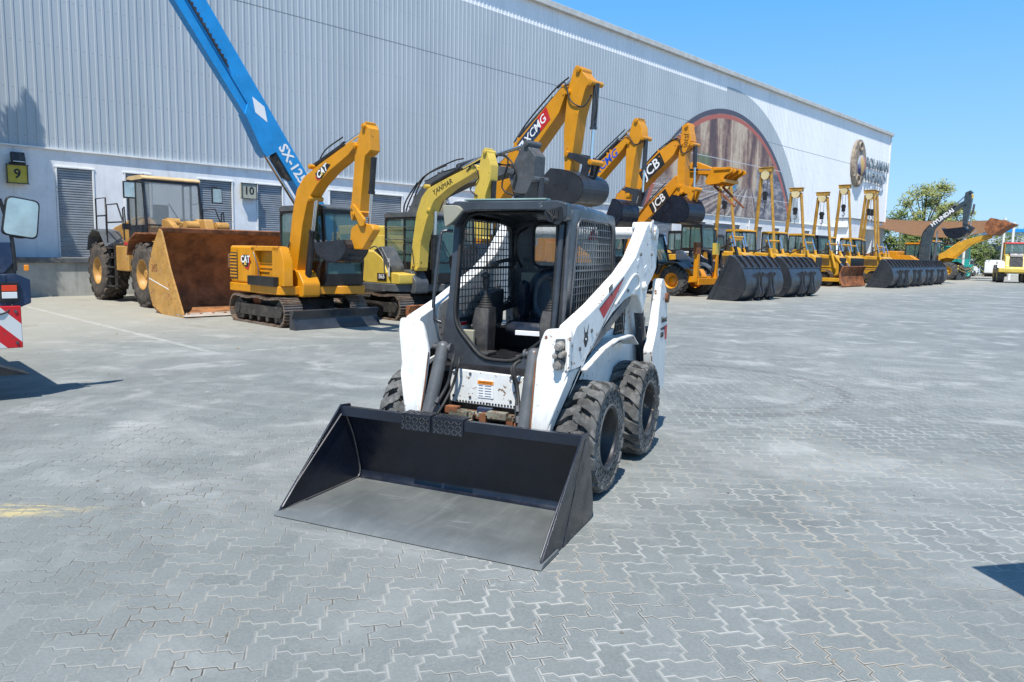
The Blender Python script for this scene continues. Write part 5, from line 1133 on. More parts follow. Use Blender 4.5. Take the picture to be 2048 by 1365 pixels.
x1 = big_excavator(9.5, 9.0, "crawler_excavator", "tallest amber excavator with red and white XCMG mark and grey bucket", M['catyellow'], M['catyellow'], dict(
    boom=rounded([(.2, 1.6), (.4, 2.6), (1.0, 3.9), (2.03, 4.56), (2.30, 4.86), (4.02, 6.20), (4.25, 6.24), (4.36, 6.0), (4.10, 5.42), (3.20, 4.53), (2.40, 3.7), (1.98, 3.30), (1.2, 2.4), (.9, 1.6)], .09, 3),
    stick=rounded([(4.42, 6.62), (4.52, 6.74), (4.82, 6.64), (5.08, 6.38), (5.13, 6.15), (4.98, 6.0), (4.76, 5.34), (4.53, 3.87), (4.40, 3.72), (4.20, 3.80), (4.13, 5.02), (4.24, 6.10)], .05, 3),
    pins=[(4.28, 6.05), (4.62, 6.60), (5.05, 6.2), (4.36, 3.85), (4.28, 4.38), (5.14, 4.10)], cyl=[((1.5, 1.7), (2.6, 4.3), .1, .55), ((2.2, 5.0), (4.50, 6.62), .09, .6), ((5.08, 6.20), (4.98, 4.20), .085, .60)],
    bucket=(M['gunmetal'], [(3.12, 3.28), (3.45, 3.12), (4.2, 2.98), (4.9, 3.0), (5.18, 3.28), (5.10, 3.64), (4.6, 3.88), (4.0, 3.98)], 1.15), link=[(4.22, 4.45), (4.7, 4.35), (5.2, 4.15), (4.95, 3.60), (4.75, 3.62), (4.85, 4.05), (4.3, 4.30)],
    hoses=lambda y: [[(3.9, y - .22, 6.2), (4.2, y - .28, 6.3), (4.4, y - .26, 5.8), (4.8, y - .2, 5.6), (5.0, y - .1, 5.9)], [(2.0, y, 4.9), (2.6, y, 5.5), (3.6, y, 6.25), (4.1, y, 6.5)], [(5.15, y - .12, 6.1), (5.25, y - .15, 5.6), (5.12, y - .1, 5.2)]]))
def deg_uv(a): return Vector((math.cos(a), 0, math.sin(a))), Vector((-math.sin(a), 0, math.cos(a)))
u, vv = deg_uv(.70)
o = Vector((2.98, -.233, 5.07)); P = [o - u * .78 - vv * .2, o + u * .40 - vv * .2, o + u * .55 + vv * .2, o - u * .63 + vv * .2]
MB().prism([(p.x, p.z) for p in P], -.231, -.236).build("boom_decal", M['navy'], x1); P = [o + u * .25 - vv * .2, o + u * .72 - vv * .2, o + u * .82 + vv * .2, o + u * .40 + vv * .2]
MB().prism([(p.x, p.z) for p in P], -.232, -.2375).build("red_decal", M['red'], x1)
text("boom_lettering", "XCMG", .34, M['decalwhite'], x1, tuple(o + u * .12 + Vector((0, -.008, 0))), u, vv, .002, bold=.004, shear=.2)
def xc_mark(t, c, u, vv, k, mat, y):
    c = Vector(c); P = [c - u * k - vv * k, c + u * k * .8 - vv * k, c + u * k * 1.2 + vv * k, c - u * k * .6 + vv * k]; MB().prism([(p.x, p.z) for p in P], y, y - .003).build("logo_mark", mat, t)
    P = [c - u * k * .3 + vv * k * .5, c + u * k * .6 + vv * k * .5, c + u * k * .05 - vv * k * .4]; MB().prism([(p.x, p.z) for p in P], y - .003, y - .006).build("logo_notch", M['catyellow'] if mat == M['decalblue'] else M['navy'], t)
xc_mark(x1, o - u * .55, u, vv, .13, M['decalwhite'], -.237)
x2 = big_excavator(15.5, 8.5, "crawler_excavator", "amber excavator with blue XCMG letters and dark bucket right of the skid steer cab", M['catyellow'], M['catyellow'], dict(
    boom=rounded([(-.9, 1.6), (-.8, 2.6), (-.3, 3.5), (.20, 4.05), (.80, 4.70), (1.67, 5.28), (2.35, 5.76), (2.55, 5.72), (2.60, 5.5), (2.42, 5.26), (.91, 3.90), (.2, 3.0), (-.2, 1.6)], .08, 3),
    stick=rounded([(2.66, 6.34), (2.92, 6.42), (3.17, 6.15), (3.22, 5.72), (3.00, 5.38), (2.74, 3.60), (2.45, 3.62), (2.42, 5.26), (2.50, 5.76)], .05, 3),
    pins=[(2.52, 5.6), (2.82, 6.32), (3.12, 5.7), (2.6, 3.75)], cyl=[((.4, 1.7), (.9, 4.0), .1, .55), ((.8, 4.9), (2.74, 6.32), .085, .6), ((3.12, 5.68), (3.06, 3.85), .08, .58)],
    bucket=(M['bucketblk'], [(1.76, 2.78), (1.95, 2.62), (2.3, 2.62), (2.55, 2.9), (2.58, 3.3), (2.36, 3.58), (2.12, 3.62)], 1.05), link=[(2.3, 3.95), (2.5, 4.05), (3.08, 3.9), (2.85, 3.35), (2.7, 3.4), (2.8, 3.75)],
    hoses=lambda y: [[(2.2, y - .22, 5.75), (2.5, y - .26, 5.85), (2.8, y - .22, 5.5), (3.1, y - .15, 5.6)], [(.6, y, 4.95), (1.2, y, 5.4), (2.2, y, 6.1)]]))
u, vv = deg_uv(.62); o = Vector((1.55, -.236, 4.95)); text("boom_lettering", "XCMG", .42, M['decalblue'], x2, tuple(o), u, vv, .002, bold=.005, shear=.2); xc_mark(x2, o - u * .85, u, vv, .17, M['decalblue'], -.231)
je = big_excavator(18.2, 6.6, "crawler_excavator", "golden orange excavator with JCB letters and shiny black bucket hanging before the mural", M['orange'], M['orange'], dict(
    by=.8, boom=rounded([(0.5, 1.6), (0.7, 2.8), (1.4, 4.1), (2.13, 4.72), (2.59, 5.09), (3.33, 5.72), (4.05, 6.12), (4.35, 6.10), (4.45, 5.9), (4.23, 5.46), (2.79, 4.28), (2, 3.4), (1.3, 1.6)], .08, 3),
    stick=rounded([(4.4, 6.65), (4.67, 6.74), (4.9, 6.35), (4.97, 6.01), (4.73, 5.60), (4.74, 4.0), (4.3, 3.95), (4.26, 5.21), (4.35, 6.05)], .05, 3),
    pins=[(4.4, 5.95), (4.6, 6.62), (4.88, 5.9), (4.5, 4.1), (4.4, 4.33), (5.06, 4.2)], cyl=[((1.6, 1.7), (2.4, 4.3), .1, .55), ((2.6, 5.2), (4.5, 6.6), .085, .6), ((4.9, 5.88), (4.93, 4.20), .08, .5)],
    bucket=(M['bucketblk'], [(3.36, 3.10), (3.75, 2.96), (4.5, 2.88), (5, 3.0), (5.12, 3.4), (4.85, 3.85), (4.3, 3.98)], 1.2), link=[(4.25, 4.40), (4.5, 4.40), (5.12, 4.18), (4.9, 3.60), (4.7, 3.62), (4.8, 4.0), (4.4, 4.2)], linkm=M['orange'],
    hoses=lambda y: [[(3.9, y - .22, 6.1), (4.3, y - .26, 6.15), (4.5, y - .24, 5.6), (4.9, y - .15, 5.75)], [(2.6, y, 5.3), (3.3, y, 5.9), (4.3, y, 6.45)]]))
u, vv = deg_uv(.66); text("boom_lettering", "JCB", .55, M['decalwhite'], je, (3.07, .563, 5.08), u, vv, .002, bold=.008, shear=.15)
P = [Vector((3.07, 0, 5.08)) + u * a + vv * b for a, b in ((-.62, -.27), (.60, -.27), (.68, .27), (-.54, .27))]; MB().prism([(p.x, p.z) for p in P], -.2315 + .8, -.2345 + .8).build("letter_panel", M['decalblack'], je)
text("arm_lettering", "JS205", .24, M['decalblack'], je, (4.60, .595, 6.05), (-.1, 0, -1), (1, 0, -.1), .002)

# ================================================================ TELEHANDLER
te = empty("telehandler", B(20.6, 9.0), FACE, "golden orange telehandler with raised JCB boom, pallet forks and folded stabiliser legs", "telehandler")
for x, yy in ((-1.38, -.95), (-1.38, .95), (1.40, -.95), (1.40, .95)): tyre_wheel(te, x, yy, .62, .42, 1 if yy > 0 else -1, M['orange'], 20)
MB().prism(rounded([(-2.3, .7), (-2.2, 1.5), (-1.2, 1.5), (-.7, 1.15), (1.9, 1.1), (2.1, .75), (1.8, .55), (-2.0, .55)], .1), -.55, .55).build("chassis", M['orange'], te, .03)
MB().prism(rounded([(-.6, .6), (-.6, 1.3), (.9, 1.25), (1.9, .95), (1.9, .6)], .06), -.95, -.5).build("side_body", M['orange'], te, .02)
for yy in (-.95, .95):
    for xx in (-1.38, 1.40): MB().strip([(xx - .72, .85), (xx - .55, 1.2), (xx - .2, 1.36), (xx + .25, 1.34), (xx + .6, 1.12)], yy - .24, yy + .24, th=.03).build("mudguard", M['boomgrey'], te, .004)
MB().prism(rounded([(-.7, 1.15), (-.7, 1.35), (.9, 1.5), (1.5, 1.2), (1.4, 1.0)], .05), .0, 1.05).build("engine_pod", M['black'], te, .03)
cab(te, -.75, .65, -1.0, -.1, .9, 2.55, M['black'], M['black'], lean=.35, low=.28)
BO = -1.35   # boom outlines were measured with the machine centre further back
boom = rounded([(-2.9, 1.80), (-3.0, 2.15), (-1.47 - 1.35 + .0, 2.85), (.08 - 1.35, 4.13), (-.30, 4.90), (-.15, 4.75), (-.1, 4.4), (-.46, 4.10), (-1.95, 2.84), (-2.5, 1.9)], .05, 2)
def shift(P, dx): return [(x + dx, z) for x, z in P]
DX = 8.5 - 9.0
boom_part("outer_boom", te, rounded(shift([(-2.0, 1.75), (-2.3, 2.05), (-1.47, 2.85), (.08, 4.13), (1.16, 5.01), (1.45, 4.75), (.89, 4.10), (-.60, 2.84), (-1.3, 1.9)], DX), .05, 2), .25, .42, M['orange'], .02)
boom_part("inner_boom", te, rounded(shift([(1.0, 4.85), (1.82, 5.49), (2.1, 5.5), (2.14, 5.02), (1.87, 4.50), (1.35, 4.15), (.9, 4.2)], DX), .05, 2), .25, .32, M['orange'], .02)
boom_part("boom_nose", te, rounded(shift([(1.85, 5.52), (2.15, 5.46), (2.95, 5.14), (3.10, 4.75), (2.72, 4.58), (2.50, 4.90), (2.05, 4.98)], DX), .05, 2), .25, .30, M['orange'], .02)
m = MB()
for yy in (-.35, -.1, .35, .75): m.prism(rounded(shift([(2.75, 4.60), (3.05, 5.18), (3.90, 5.08), (3.96, 4.96), (3.62, 4.80), (3.45, 4.52), (2.85, 4.48)], DX), .04), yy, yy + .05)
m.box((3.5 + DX, .2, 5.08), (.7, 1.2, .10)); m.box((3.55 + DX, .2, 4.62), (.15, 1.2, .12)); fkc = m.build("fork_carriage", M['orange'], te, .01)
for yy in (-.15, .55):
    m = MB(); m.prism(shift([(3.45, 5.0), (3.52, 5.02), (3.12, 4.42), (3.05, 4.42)], DX), yy - .06, yy + .06); m.prism(shift([(3.05, 4.42), (3.12, 4.46), (4.05, 3.62), (4.0, 3.58)], DX), yy - .06, yy + .06); m.build("pallet_fork", M['rusty'], te, .005)
hyd(te, (-1.2, .25, 1.3), (-.9, .25, 2.7), .07, M['black'], .6)
hyd(te, (1.5 + DX, .0, 5.2), (2.9 + DX, .0, 5.1), .05, M['black'], .5)
u, vv = deg_uv(.69); text("boom_lettering", "JCB", .46, M['decalwhite'], te, (.35 + DX, .03, 3.93), u, vv, .002, bold=.008, shear=.15)
P = [Vector((.35 + DX, 0, 3.93)) + u * a + vv * b for a, b in ((-.52, -.22), (.52, -.22), (.58, .22), (-.46, .22))]; MB().prism([(p.x, p.z) for p in P], .037, .033).build("letter_panel", M['decalblack'], te)
hoses(te, [[(-2.2, .0, 2.4), (-1.4, .0, 3.1), (-.6, .0, 4.0), (.2, 0, 4.7)]], .02)
# stabiliser legs folded up in front
for yy in (-.75, .75):
    m = MB(); m.box((2.3, yy, 1.15), (.18, .16, 1.15)); m.prism([(1.9, .55), (2.4, .62), (2.4, .85), (1.9, .8)], yy - .1, yy + .1); lg = m.build("stabiliser_leg", M['orange'], te, .01)
    MB().box((2.3, yy, 1.95), (.16, .34, .48)).build("stabiliser_pad", M['rusty'] if yy < 0 else M['lemon'], lg, .01)
MB().box((2.35, 0, .62), (.2, 1.5, .26)).build("stabiliser_beam", M['orange'], te, .01)
hyd(te, (2.3, .55, 1.0), (2.25, .75, 1.7), .06, M['black'], .6)

# ================================================================ BIG WHEEL LOADER
wl = empty("wheel_loader", B(1.78, 4.7), FACE, "big old amber wheel loader with high glazed cab and rusty open bucket by bay nine", "wheel loader")
OY = M['oldyellow']; M['browntyre'] = paint('brown_dusty_tyre', (.055, .045, .038), .85, .25, .8, (.19, .14, .10), sc=1.2, bump=.4)
for x in (-1.8, 1.78):
    for sy in (-1, 1): tyre_wheel(wl, x, sy * 1.14, .86, .62, sy, M['oldyellow'], 16, rr=.47, deep=.06, tyremat=M['browntyre'])
MB().prism(rounded([(-2.9, 1.0), (-2.9, 1.9), (-2.5, 2.15), (-.6, 2.45), (-.3, 2.3), (-.3, 1.0), (-.8, .7), (-2.6, .7)], .15), -.75, .75).build("engine_hood", OY, wl, .05, 3)
MB().prism(rounded([(-.6, .7), (-.7, 1.75), (.9, 1.75), (1.1, 1.2), (2.4, 1.1), (2.4, .6), (.2, .5)], .08), -.7, .7).build("front_frame", OY, wl, .03)
MB().box((-.15, 0, 1.62), (1.7, 2.5, .12)).build("platform", M['frame'], wl, .01)
MB().box((-.1, -1.15, 1.25), (1.1, .35, .7)).build("side_tank", OY, wl, .03)
for sy in (-1, 1):
    MB().strip([(-2.75, 1.45), (-2.6, 1.85), (-2.2, 2.05), (-1.6, 1.98), (-1.1, 1.55)], sy * .85, sy * 1.42, th=.04).build("rear_fender", M['boomgrey'], wl, .006)
    MB().strip([(.75, 1.35), (.9, 1.72), (1.4, 1.92), (2.2, 1.90)], sy * .85, sy * 1.46, th=.04).build("front_fender", M['rusty'], wl, .006)
    m = MB()
    for k in range(5): m.box((-.75, sy * 1.34, .45 + k * .27), (.5, .2, .035))
    m.box((-.98, sy * 1.34, 1.0), (.04, .06, 1.25)); m.box((-.52, sy * 1.34, 1.0), (.04, .06, 1.25)); m.build("access_steps", M['frame'], wl)
    for P in ([(-1.0, 1.68), (-1.0, 2.75), (-.1, 2.75), (.35, 2.2)], [(-1.9, 2.0), (-1.9, 2.95), (-1.05, 2.95), (-1.05, 1.9)], [(-1.9, 2.45), (-1.0, 2.45)], [(-1.0, 2.25), (.3, 2.25)]):
        MB().tube([(x, sy * 1.38, z) for x, z in P], .022, 6).build("handrail", M['black'], wl)
hazy = glass("hazy_windscreen", (.8, .85, .85), .30); hazy.node_tree.nodes['Principled BSDF'].inputs['Base Color'].default_value = (.32, .35, .34, 1)
lc = cab(wl, -1.0, .42, -.80, .80, 1.72, 3.55, M['black'], paint("cream_cab_roof", (.60, .42, .20), .5, .1, .3), lean=.22, low=.26, gl=hazy)
for sy in (-1, 1):
    m = MB(); m.tube([(.25, sy * .82, 3.35), (.35, sy * 1.25, 3.38), (.38, sy * 1.3, 3.30), (.38, sy * 1.32, 2.9)], .018, 6); ma = m.build("mirror_arm", M['black'], wl)
    MB().box((.40, sy * 1.22, 3.12), (.06, .32, .46)).build("mirror_housing", M['black'], ma, .02); MB().box((.434, sy * 1.22, 3.12), (.008, .26, .39)).build("mirror_glass", M['mirror'], ma)
    m = MB(); m.tube([(.3, sy * 1.35, 1.75), (.32, sy * 1.38, 2.6), (.45, sy * 1.38, 2.65), (.5, sy * 1.38, 2.2)], .02, 6); m.box((.58, sy * 1.38, 2.12), (.10, .2, .16)); m.build("front_lamp", M['black'], wl, .005)
    boom_part("lift_arm", wl, rounded([(1.0, 1.95), (1.05, 2.35), (1.5, 2.30), (2.25, 1.9), (2.95, 1.05), (3.10, .70), (2.85, .55), (2.1, 1.25), (1.5, 1.8)], .08, 3), sy * .55, .16, OY, .02)
    hyd(wl, (.7, sy * .38, 2.0), (2.4, sy * .38, 2.15), .10, OY, .66)
    pins(wl, [(2.45, 2.15), (1.2, 2.25)], sy * .40, .34, .13, OY, "pivot_boss")
m = MB(); m.prism(rounded([(2.2, 2.30), (2.6, 2.35), (2.85, 1.6), (2.95, 1.0), (2.8, .9), (2.5, 1.5)], .08), -.12, .12); m.build("tilt_lever", OY, wl, .02)
MB().box((.9, 0, 2.05), (.5, .9, .5)).build("linkage_tower", OY, wl, .05)
BP = [(5.25, .02), (4.0, .04), (3.45, .18), (3.22, .60), (3.30, 1.15), (3.60, 1.62), (3.98, 1.97)]
sp_ = [(p.x, p.y) for p in smooth_pts([(a, b, 0) for a, b in BP], 5)]
M['rustpan'] = paint("orange_brown_rusted_pan", (0.30, 0.125, 0.045), 0.7, 0.35, 0.5, (0.42, 0.22, 0.10), sc=1.0, bump=0.5, streak=0.45)
bk_ = MB().strip(sp_, -1.78, 1.68, th=.05).build("bucket", M['rustpan'], wl)
for yy, mm in ((-1.80, OY), (1.70, OY)):
    MB().prism([(5.25, .0), (4.0, .0), (3.42, .16), (3.18, .60), (3.26, 1.15), (3.58, 1.64), (3.98, 2.02), (4.10, 1.98), (4.55, 1.1), (5.20, .12)], yy, yy + .04).build("side_plate", mm, bk_, .006)
MB().prism([(4.85, .03), (4.85, .075), (5.28, .055), (5.34, .03)], -1.8, 1.74).build("cutting_edge", paint("pale_worn_edge", (.42, .36, .30), .5, .15, .4, chips=.4), bk_)
for i in range(12): MB().cyl((5.08, -1.62 + i * .29, .06), (5.08, -1.62 + i * .29, .085), .035, seg=8).build("edge_bolt", M['rusty'], bk_)
MB().prism([(3.95, 1.95), (3.98, 2.06), (4.12, 2.04), (4.10, 1.93)], -1.78, 1.72).build("top_rail", M['rusty'], bk_, .01)
MB().prism([(3.25, .84), (4.45, .62), (4.45, .60), (3.25, .82)], -1.803, -1.80).build("weld_line", M['decalwhite'], bk_)
text("side_number", "365", .26, M['rusty'], bk_, (3.62, -1.803, 1.08), (1, 0, 0), (0, 0, 1), .004)
MB().box((.35, -1.33, 1.66), (.30, .01, .08)).build("reflector", M['red'], wl)

# ================================================================ BLUE BOOM LIFT (base stands behind the diggers, boom leans up to the left)
bl = empty("boom_lift", B(8.2, 4.2), YAW * -1 + math.pi / 2, "tall sky blue telescopic lift boom lettered SX-125 leaning across the warehouse wall", "boom lift")
# local x along the wall, y into the building, z up; boom plane is y = -0.8 (q = 5)
def bx_(s, z, q=5.0): return (s - 8.2, 4.2 - q, z)
MB().box((-.3, 0, .95), (4.6, 2.2, .5)).box((-.3, 0, 1.4), (2.2, 1.6, .5)).build("chassis", M['blue'], bl, .04)
for x in (-2.0, 1.4):
    for sy in (-1, 1): tyre_wheel(bl, x, sy * 1.2, .55, .4, sy, M['blue'], 18)
MB().prism(rounded([(-1.3, 1.6), (-1.3, 2.3), (1.5, 2.5), (1.9, 1.8), (1.7, 1.5)], .1), -1.2, .5).build("turntable", M['blue'], bl, .05)
A = Vector((6.75, 0, 2.25)); Bv = Vector((1.45, 0, 10.0)); dr = (Bv - A).normalized(); nr = Vector((dr.z, 0, -dr.x))   # nr points up-right
def bp(t, k): p = A + dr * t + nr * k; return (p.x - 8.2, p.z)
MB().prism([bp(-.6, -.26), bp(-.6, .30), bp(9.2, .30), bp(9.2, -.26)], -1.05, -.62).build("boom", M['blue'], bl, .02)
MB().prism([bp(4.2, -.26), bp(9.2, -.26), bp(9.2, -.56), bp(4.3, -.50)], -1.00, -.68).build("lower_boom_tray", M['blue'], bl, .01)
MB().prism([bp(3.0, -.26), bp(3.02, -.62), bp(3.22, -.66), bp(4.4, -.50), bp(4.6, -.26)], -1.07, -.60).build("cylinder_bracket", M['blue'], bl, .01)
MB().prism([bp(2.0, -.26), bp(2.2, -.40), bp(2.9, -.40), bp(3.0, -.26)], -1.0, -.7).build("hose_bracket", M['frame'], bl, .01)
p0 = bp(-1.2, -.50); p1 = bp(3.12, -.58)
hyd(bl, (p0[0], -.92, p0[1]), (p1[0], -.92, p1[1]), .11, M['frame'], .55, "lift_cylinder")
m = MB()
for i in range(14):
    a = bp(5.9 + i * .15, -.16); m.box((a[0], -1.075, a[1]), (.06, .05, .06))
m.tube([(bp(5.7, -.20)[0], -1.08, bp(5.7, -.20)[1]), (bp(8.1, -.20)[0], -1.08, bp(8.1, -.20)[1])], .025, 6); m.build("cable_carrier", M['plastic'], bl)
c_ = Vector((bp(4.28, .0)[0], 0, bp(4.28, .0)[1])); MB().prism([(c_.x + dr.x * .42, c_.z + dr.z * .42), (c_.x + nr.x * .18, c_.z + nr.z * .18), (c_.x - dr.x * .42, c_.z - dr.z * .42), (c_.x - nr.x * .18, c_.z - nr.z * .18)], -1.051, -1.056).build("white_diamond_decal", M['decalwhite'], bl)
a_ = bp(2.05, .02); text("boom_lettering", "SX-125 XC", .44, M['decalwhite'], bl, (a_[0], -1.055, a_[1]), tuple(-dr), tuple(nr), .002, bold=.012)

# ================================================================ LOOSE LOADER BUCKETS
def loader_bucket(name="loader_bucket"):
    """standing on its floor; local x = depth (0 cutting edge .. 1.4 back), y = length, z up. Built once, copied."""
    t = empty(name, (0, 0, 0), 0, "x", "bucket"); G_ = M['gunmetal']; L = 1.62
    BP = [(0.06, .03), (.75, .03), (1.10, .10), (1.34, .36), (1.40, .68), (1.33, .98), (1.22, 1.22)]
    sp = [(p.x, p.y) for p in smooth_pts([(a, b, 0) for a, b in BP], 5)]
    sh = MB().strip(sp[::-1], -L, L, th=.03).build("shell", G_, t); sh.data.set_sharp_from_angle(angle=R(40))
    for f in sh.data.polygons: f.use_smooth = True
    sh.data.set_sharp_from_angle(angle=R(30))
    MB().prism([(1.25, 1.20), (1.28, 1.24), (.95, 1.60), (.72, 1.70), (.70, 1.66), (.92, 1.55)], -L, L).build("spill_guard", G_, t, .006)
    for s_ in (-1, 1):
        MB().prism([(-.05, .0), (.78, .0), (1.12, .07), (1.36, .34), (1.43, .68), (1.36, 1.0), (1.26, 1.26), (.96, 1.62), (.72, 1.70), (.62, 1.62), (.50, 1.20), (.02, .10)], s_ * L, s_ * (L + .035)).build("end_plate", G_, t, .006)
        MB().prism([(-.12, .0), (.10, .0), (.72, 1.50), (.62, 1.60), (.50, 1.25)], s_ * (L + .036), s_ * (L + .06)).build("side_cutter", G_, t, .004)
        m = MB(); m.prism([(.30, .50), (1.38, .40), (1.38, .415), (.30, .515)], s_ * (L + .036), s_ * (L + .042)); m.build("weld_line", M['steel'], t)
    for i in range(6):
        y = -L + .25 + i * (2 * L - .5) / 5
        MB().prism([(1.24, 1.25), (1.34, 1.28), (1.02, 1.66), (.80, 1.72)], y - .02, y + .02).build("guard_rib", M['black'], t, .003)
    for y in (-.62, -.38, .38, .62):
        MB().prism(rounded([(1.30, 1.02), (1.48, 1.12), (1.56, 1.04), (1.52, .96), (1.46, .92), (1.50, .55), (1.58, .30), (1.50, .18), (1.30, .10), (1.20, .15), (1.38, .40), (1.42, .70), (1.34, .98)], .03, 2), y - .03, y + .03).build("hinge_bracket", G_, t, .006)
    MB().prism([(-.18, .0), (.30, .0), (.30, .035), (.0, .035)], -L - .02, L + .02).build("cutting_edge", M['steel'], t)
    for s_ in (-1, 1):
        m = MB(); m.prism([(1.0, .0), (1.35, .0), (1.30, .1), (1.05, .06)], s_ * .5 - .3, s_ * .5 - .24); m.prism([(1.0, .0), (1.35, .0), (1.30, .1), (1.05, .06)], s_ * .5 + .24, s_ * .5 + .30); m.build("wear_runner", M['steel'], t)
    return t
proto = loader_bucket(); GB = "empty black loader buckets standing in a row on the pavers"
spots = [(20.3, 12.60, "nearest big black loader bucket standing beside the telehandler stabilisers"), (24.75, 12.35, "second big black loader bucket, next to the nearest one"),
         (41.4, 11.2, "black loader bucket right beside the brown rusty dozer blade"), (44.9, 10.95, "black loader bucket second in the far row after the rusty blade"),
         (48.4, 10.7, "black loader bucket third in the far row after the rusty blade"), (51.9, 10.45, "black loader bucket at the far end of the long row")]
for i, (s, q, lb) in enumerate(spots):
    o = proto if i == 0 else copy_tree(proto)
    o.location = B(s, q); o.rotation_euler = (0, 0, FACE + (0.02 if i < 2 else -.04)); o['label'] = lb; o['group'] = GB

# ================================================================ CRAWLER DOZERS AND PIPELAYERS
def dozer(blade=True, boom=False, ztop=6.3, cabh=3.15, white=False):
    t = empty("bulldozer" if not boom else "pipelayer", (0, 0, 0), FACE, "x", "bulldozer" if not boom else "pipelayer"); Y = M['dozer']
    for sy in (-1, 1): track(t, 3.5, 1.0, .55, sy * 1.05, pitch=.22)
    MB().prism(rounded([(-1.7, .6), (-1.7, 1.65), (-.9, 1.75), (-.2, 1.6), (-.1, 1.95), (1.75, 1.85), (1.9, 1.7), (1.9, .7), (1.2, .45), (-1.3, .45)], .08), -.55, .55).build("engine_body", Y, t, .04)
    h = MB().box((.9, -.57, 1.45), (1.5, .03, .62)).box((.9, .57, 1.45), (1.5, .03, .62)).build("side_door", Y, t, .01)
    louvres(h, 'y', -.59, .35, 1.35, 1.25, 1.7, 6, M['plastic'], -1)
    MB().box((1.92, 0, 1.25), (.06, .95, .95)).build("radiator_guard", M['black'], t, .01)
    MB().cyl((.75, .25, 1.85), (.75, .25, 2.55), .06).build("exhaust_pipe", M['frame'], t)
    for sy in (-1, 1): MB().prism(rounded([(-1.6, 1.05), (-1.6, 1.72), (-.2, 1.72), (.0, 1.2), (.0, 1.05)], .05), sy * .56, sy * 1.25).build("fender_tank", Y, t, .03)
    for sy in (-1, 1): hyd(t, (1.75, sy * .68, 1.1), (1.25, sy * .68, 2.75), .075, Y if boom else M['black'], .62)
    MB().tube([(1.2, -.68, 2.55), (1.2, .68, 2.55)], .06, 8).build("cylinder_crossbar", Y, t)
    m = MB(); m.tube(smooth_pts([(1.3, -.6, 2.3), (.8, -.5, 2.1), (.4, -.55, 1.9)], 4), .03, 6); m.build("hydraulic_hose", M['rubber'], t)
    cab(t, -1.25, -.1, -.72, .72, 1.72, cabh, M['black'], Y if boom else M['black'], lean=.1, low=.22)
    if blade:
        b = MB().strip([(p.x, p.y) for p in smooth_pts([(2.72, .06, 0), (2.55, .45, 0), (2.53, .85, 0), (2.68, 1.22, 0)], 4)], -1.85, 1.85, th=.06).build("dozer_blade", Y if not white else M['rusty'], t)
        MB().prism([(2.62, .05), (2.48, .5), (2.50, 1.0), (2.62, 1.25), (2.30, 1.1), (2.25, .2)], -1.2, 1.2).build("blade_backing", Y, b, .02)
        for sy in (-1, 1):
            MB().box((1.2, sy * 1.40, .42), (2.4, .12, .22)).build("push_arm", Y, t, .02)
            hyd(t, (1.55, sy * .62, 1.95), (2.35, sy * .45, .95), .06, Y, .55)
    if boom:
        bm = bpy.data.objects.new("side_boom", None); C.objects.link(bm); bm.parent = t; y = 1.42
        for sx in (-1, 1):
            m = MB(); P0 = Vector((sx * .72, y, .9)); P1 = Vector((sx * .28, y - .28, ztop - .3)); d = (P1 - P0).normalized(); xx = Vector((1, 0, 0)); rot = d.to_track_quat('Z', 'X').to_matrix()
            m.box((P0 + P1) / 2, (.14, .16, (P1 - P0).length), rot); m.build("boom_leg", M['boomyellow'], bm, .01)
        m = MB(); m.box((0, y - .3, ztop - .12), (.75, .3, .22)); m.box((0, y - .3, ztop), (.85, .36, .04)); m.build("boom_head", M['boomyellow'], bm, .01)
        MB().cyl((0, y - .45, ztop - .38), (0, y - .15, ztop - .38), .24, seg=20).build("head_sheave", M['paleyellow'], bm)
        m = MB(); m.tube([(-.1, y - .3, ztop - .4), (-.12, y - .3, ztop - 1.35)], .012, 5); m.tube([(.1, y - .3, ztop - .4), (.1, y - .3, ztop - 1.35)], .012, 5); m.tube([(0, y - .3, ztop - 1.7), (0, y - .3, ztop - 2.3)], .012, 5); m.build("hoist_cable", M['rubber'], bm)
        m = MB(); m.box((0, y - .3, ztop - 1.5), (.22, .14, .36)); m.cyl((0, y - .38, ztop - 1.35), (0, y - .22, ztop - 1.35), .14); m.build("hook_block", M['black'], bm, .02)
        MB().tube([(.05, y - .3, ztop - 1.7), (.1, y - .3, ztop - 1.85), (.02, y - .3, ztop - 1.98), (-.08, y - .3, ztop - 1.9)], .03, 6).build("hook", M['steel'], bm)
        MB().box((0, -1.75, 1.25), (1.5, .5, .75)).build("counterweight", Y, t, .04)
        MB().cyl((-.4, -1.5, 1.9), (-.4, -.9, 1.9), .3, seg=16).build("winch_drum", Y, t)
    return t
M['boomyellow'] = paint("sunbaked_boom_yellow", (.44, .24, .03), .5, .15, .3, (.35, .22, .10), chips=.8)
M['paleyellow'] = paint("pale_cream_sheave", (.62, .52, .28), .5, .1, .3)
GD = "bulldozers parked in the long row"; GP = "pipelayers with upright side booms"
d0 = dozer(False, False)
dz = [(25.2, 8.9, "bulldozer behind the gap between the two nearest black buckets"), (42.6, 7.4, "bulldozer behind the start of the far black bucket row")]
for i, (s, q, lb) in enumerate(dz):
    o = d0 if i == 0 else copy_tree(d0); o.location = B(s, q); o.rotation_euler = (0, 0, FACE + (.10, -.07)[i]); o['label'] = lb; o['group'] = GD
pz = [(28.9, 5.75, "pipelayer whose lower boom stands left of the tallest boom against the mural"), (32.3, 6.65, "pipelayer with the tallest boom crossing the right edge of the mural"), (36.0, 5.8, "pipelayer with a boom just right of the mural edge"),
      (45.4, 6.75, "pipelayer with a white sheave directly below the round wall emblem"), (48.6, 6.6, "pipelayer with the middle boom of the three near the wall end"), (51.8, 6.8, "pipelayer with the last boom beside the warehouse corner")]
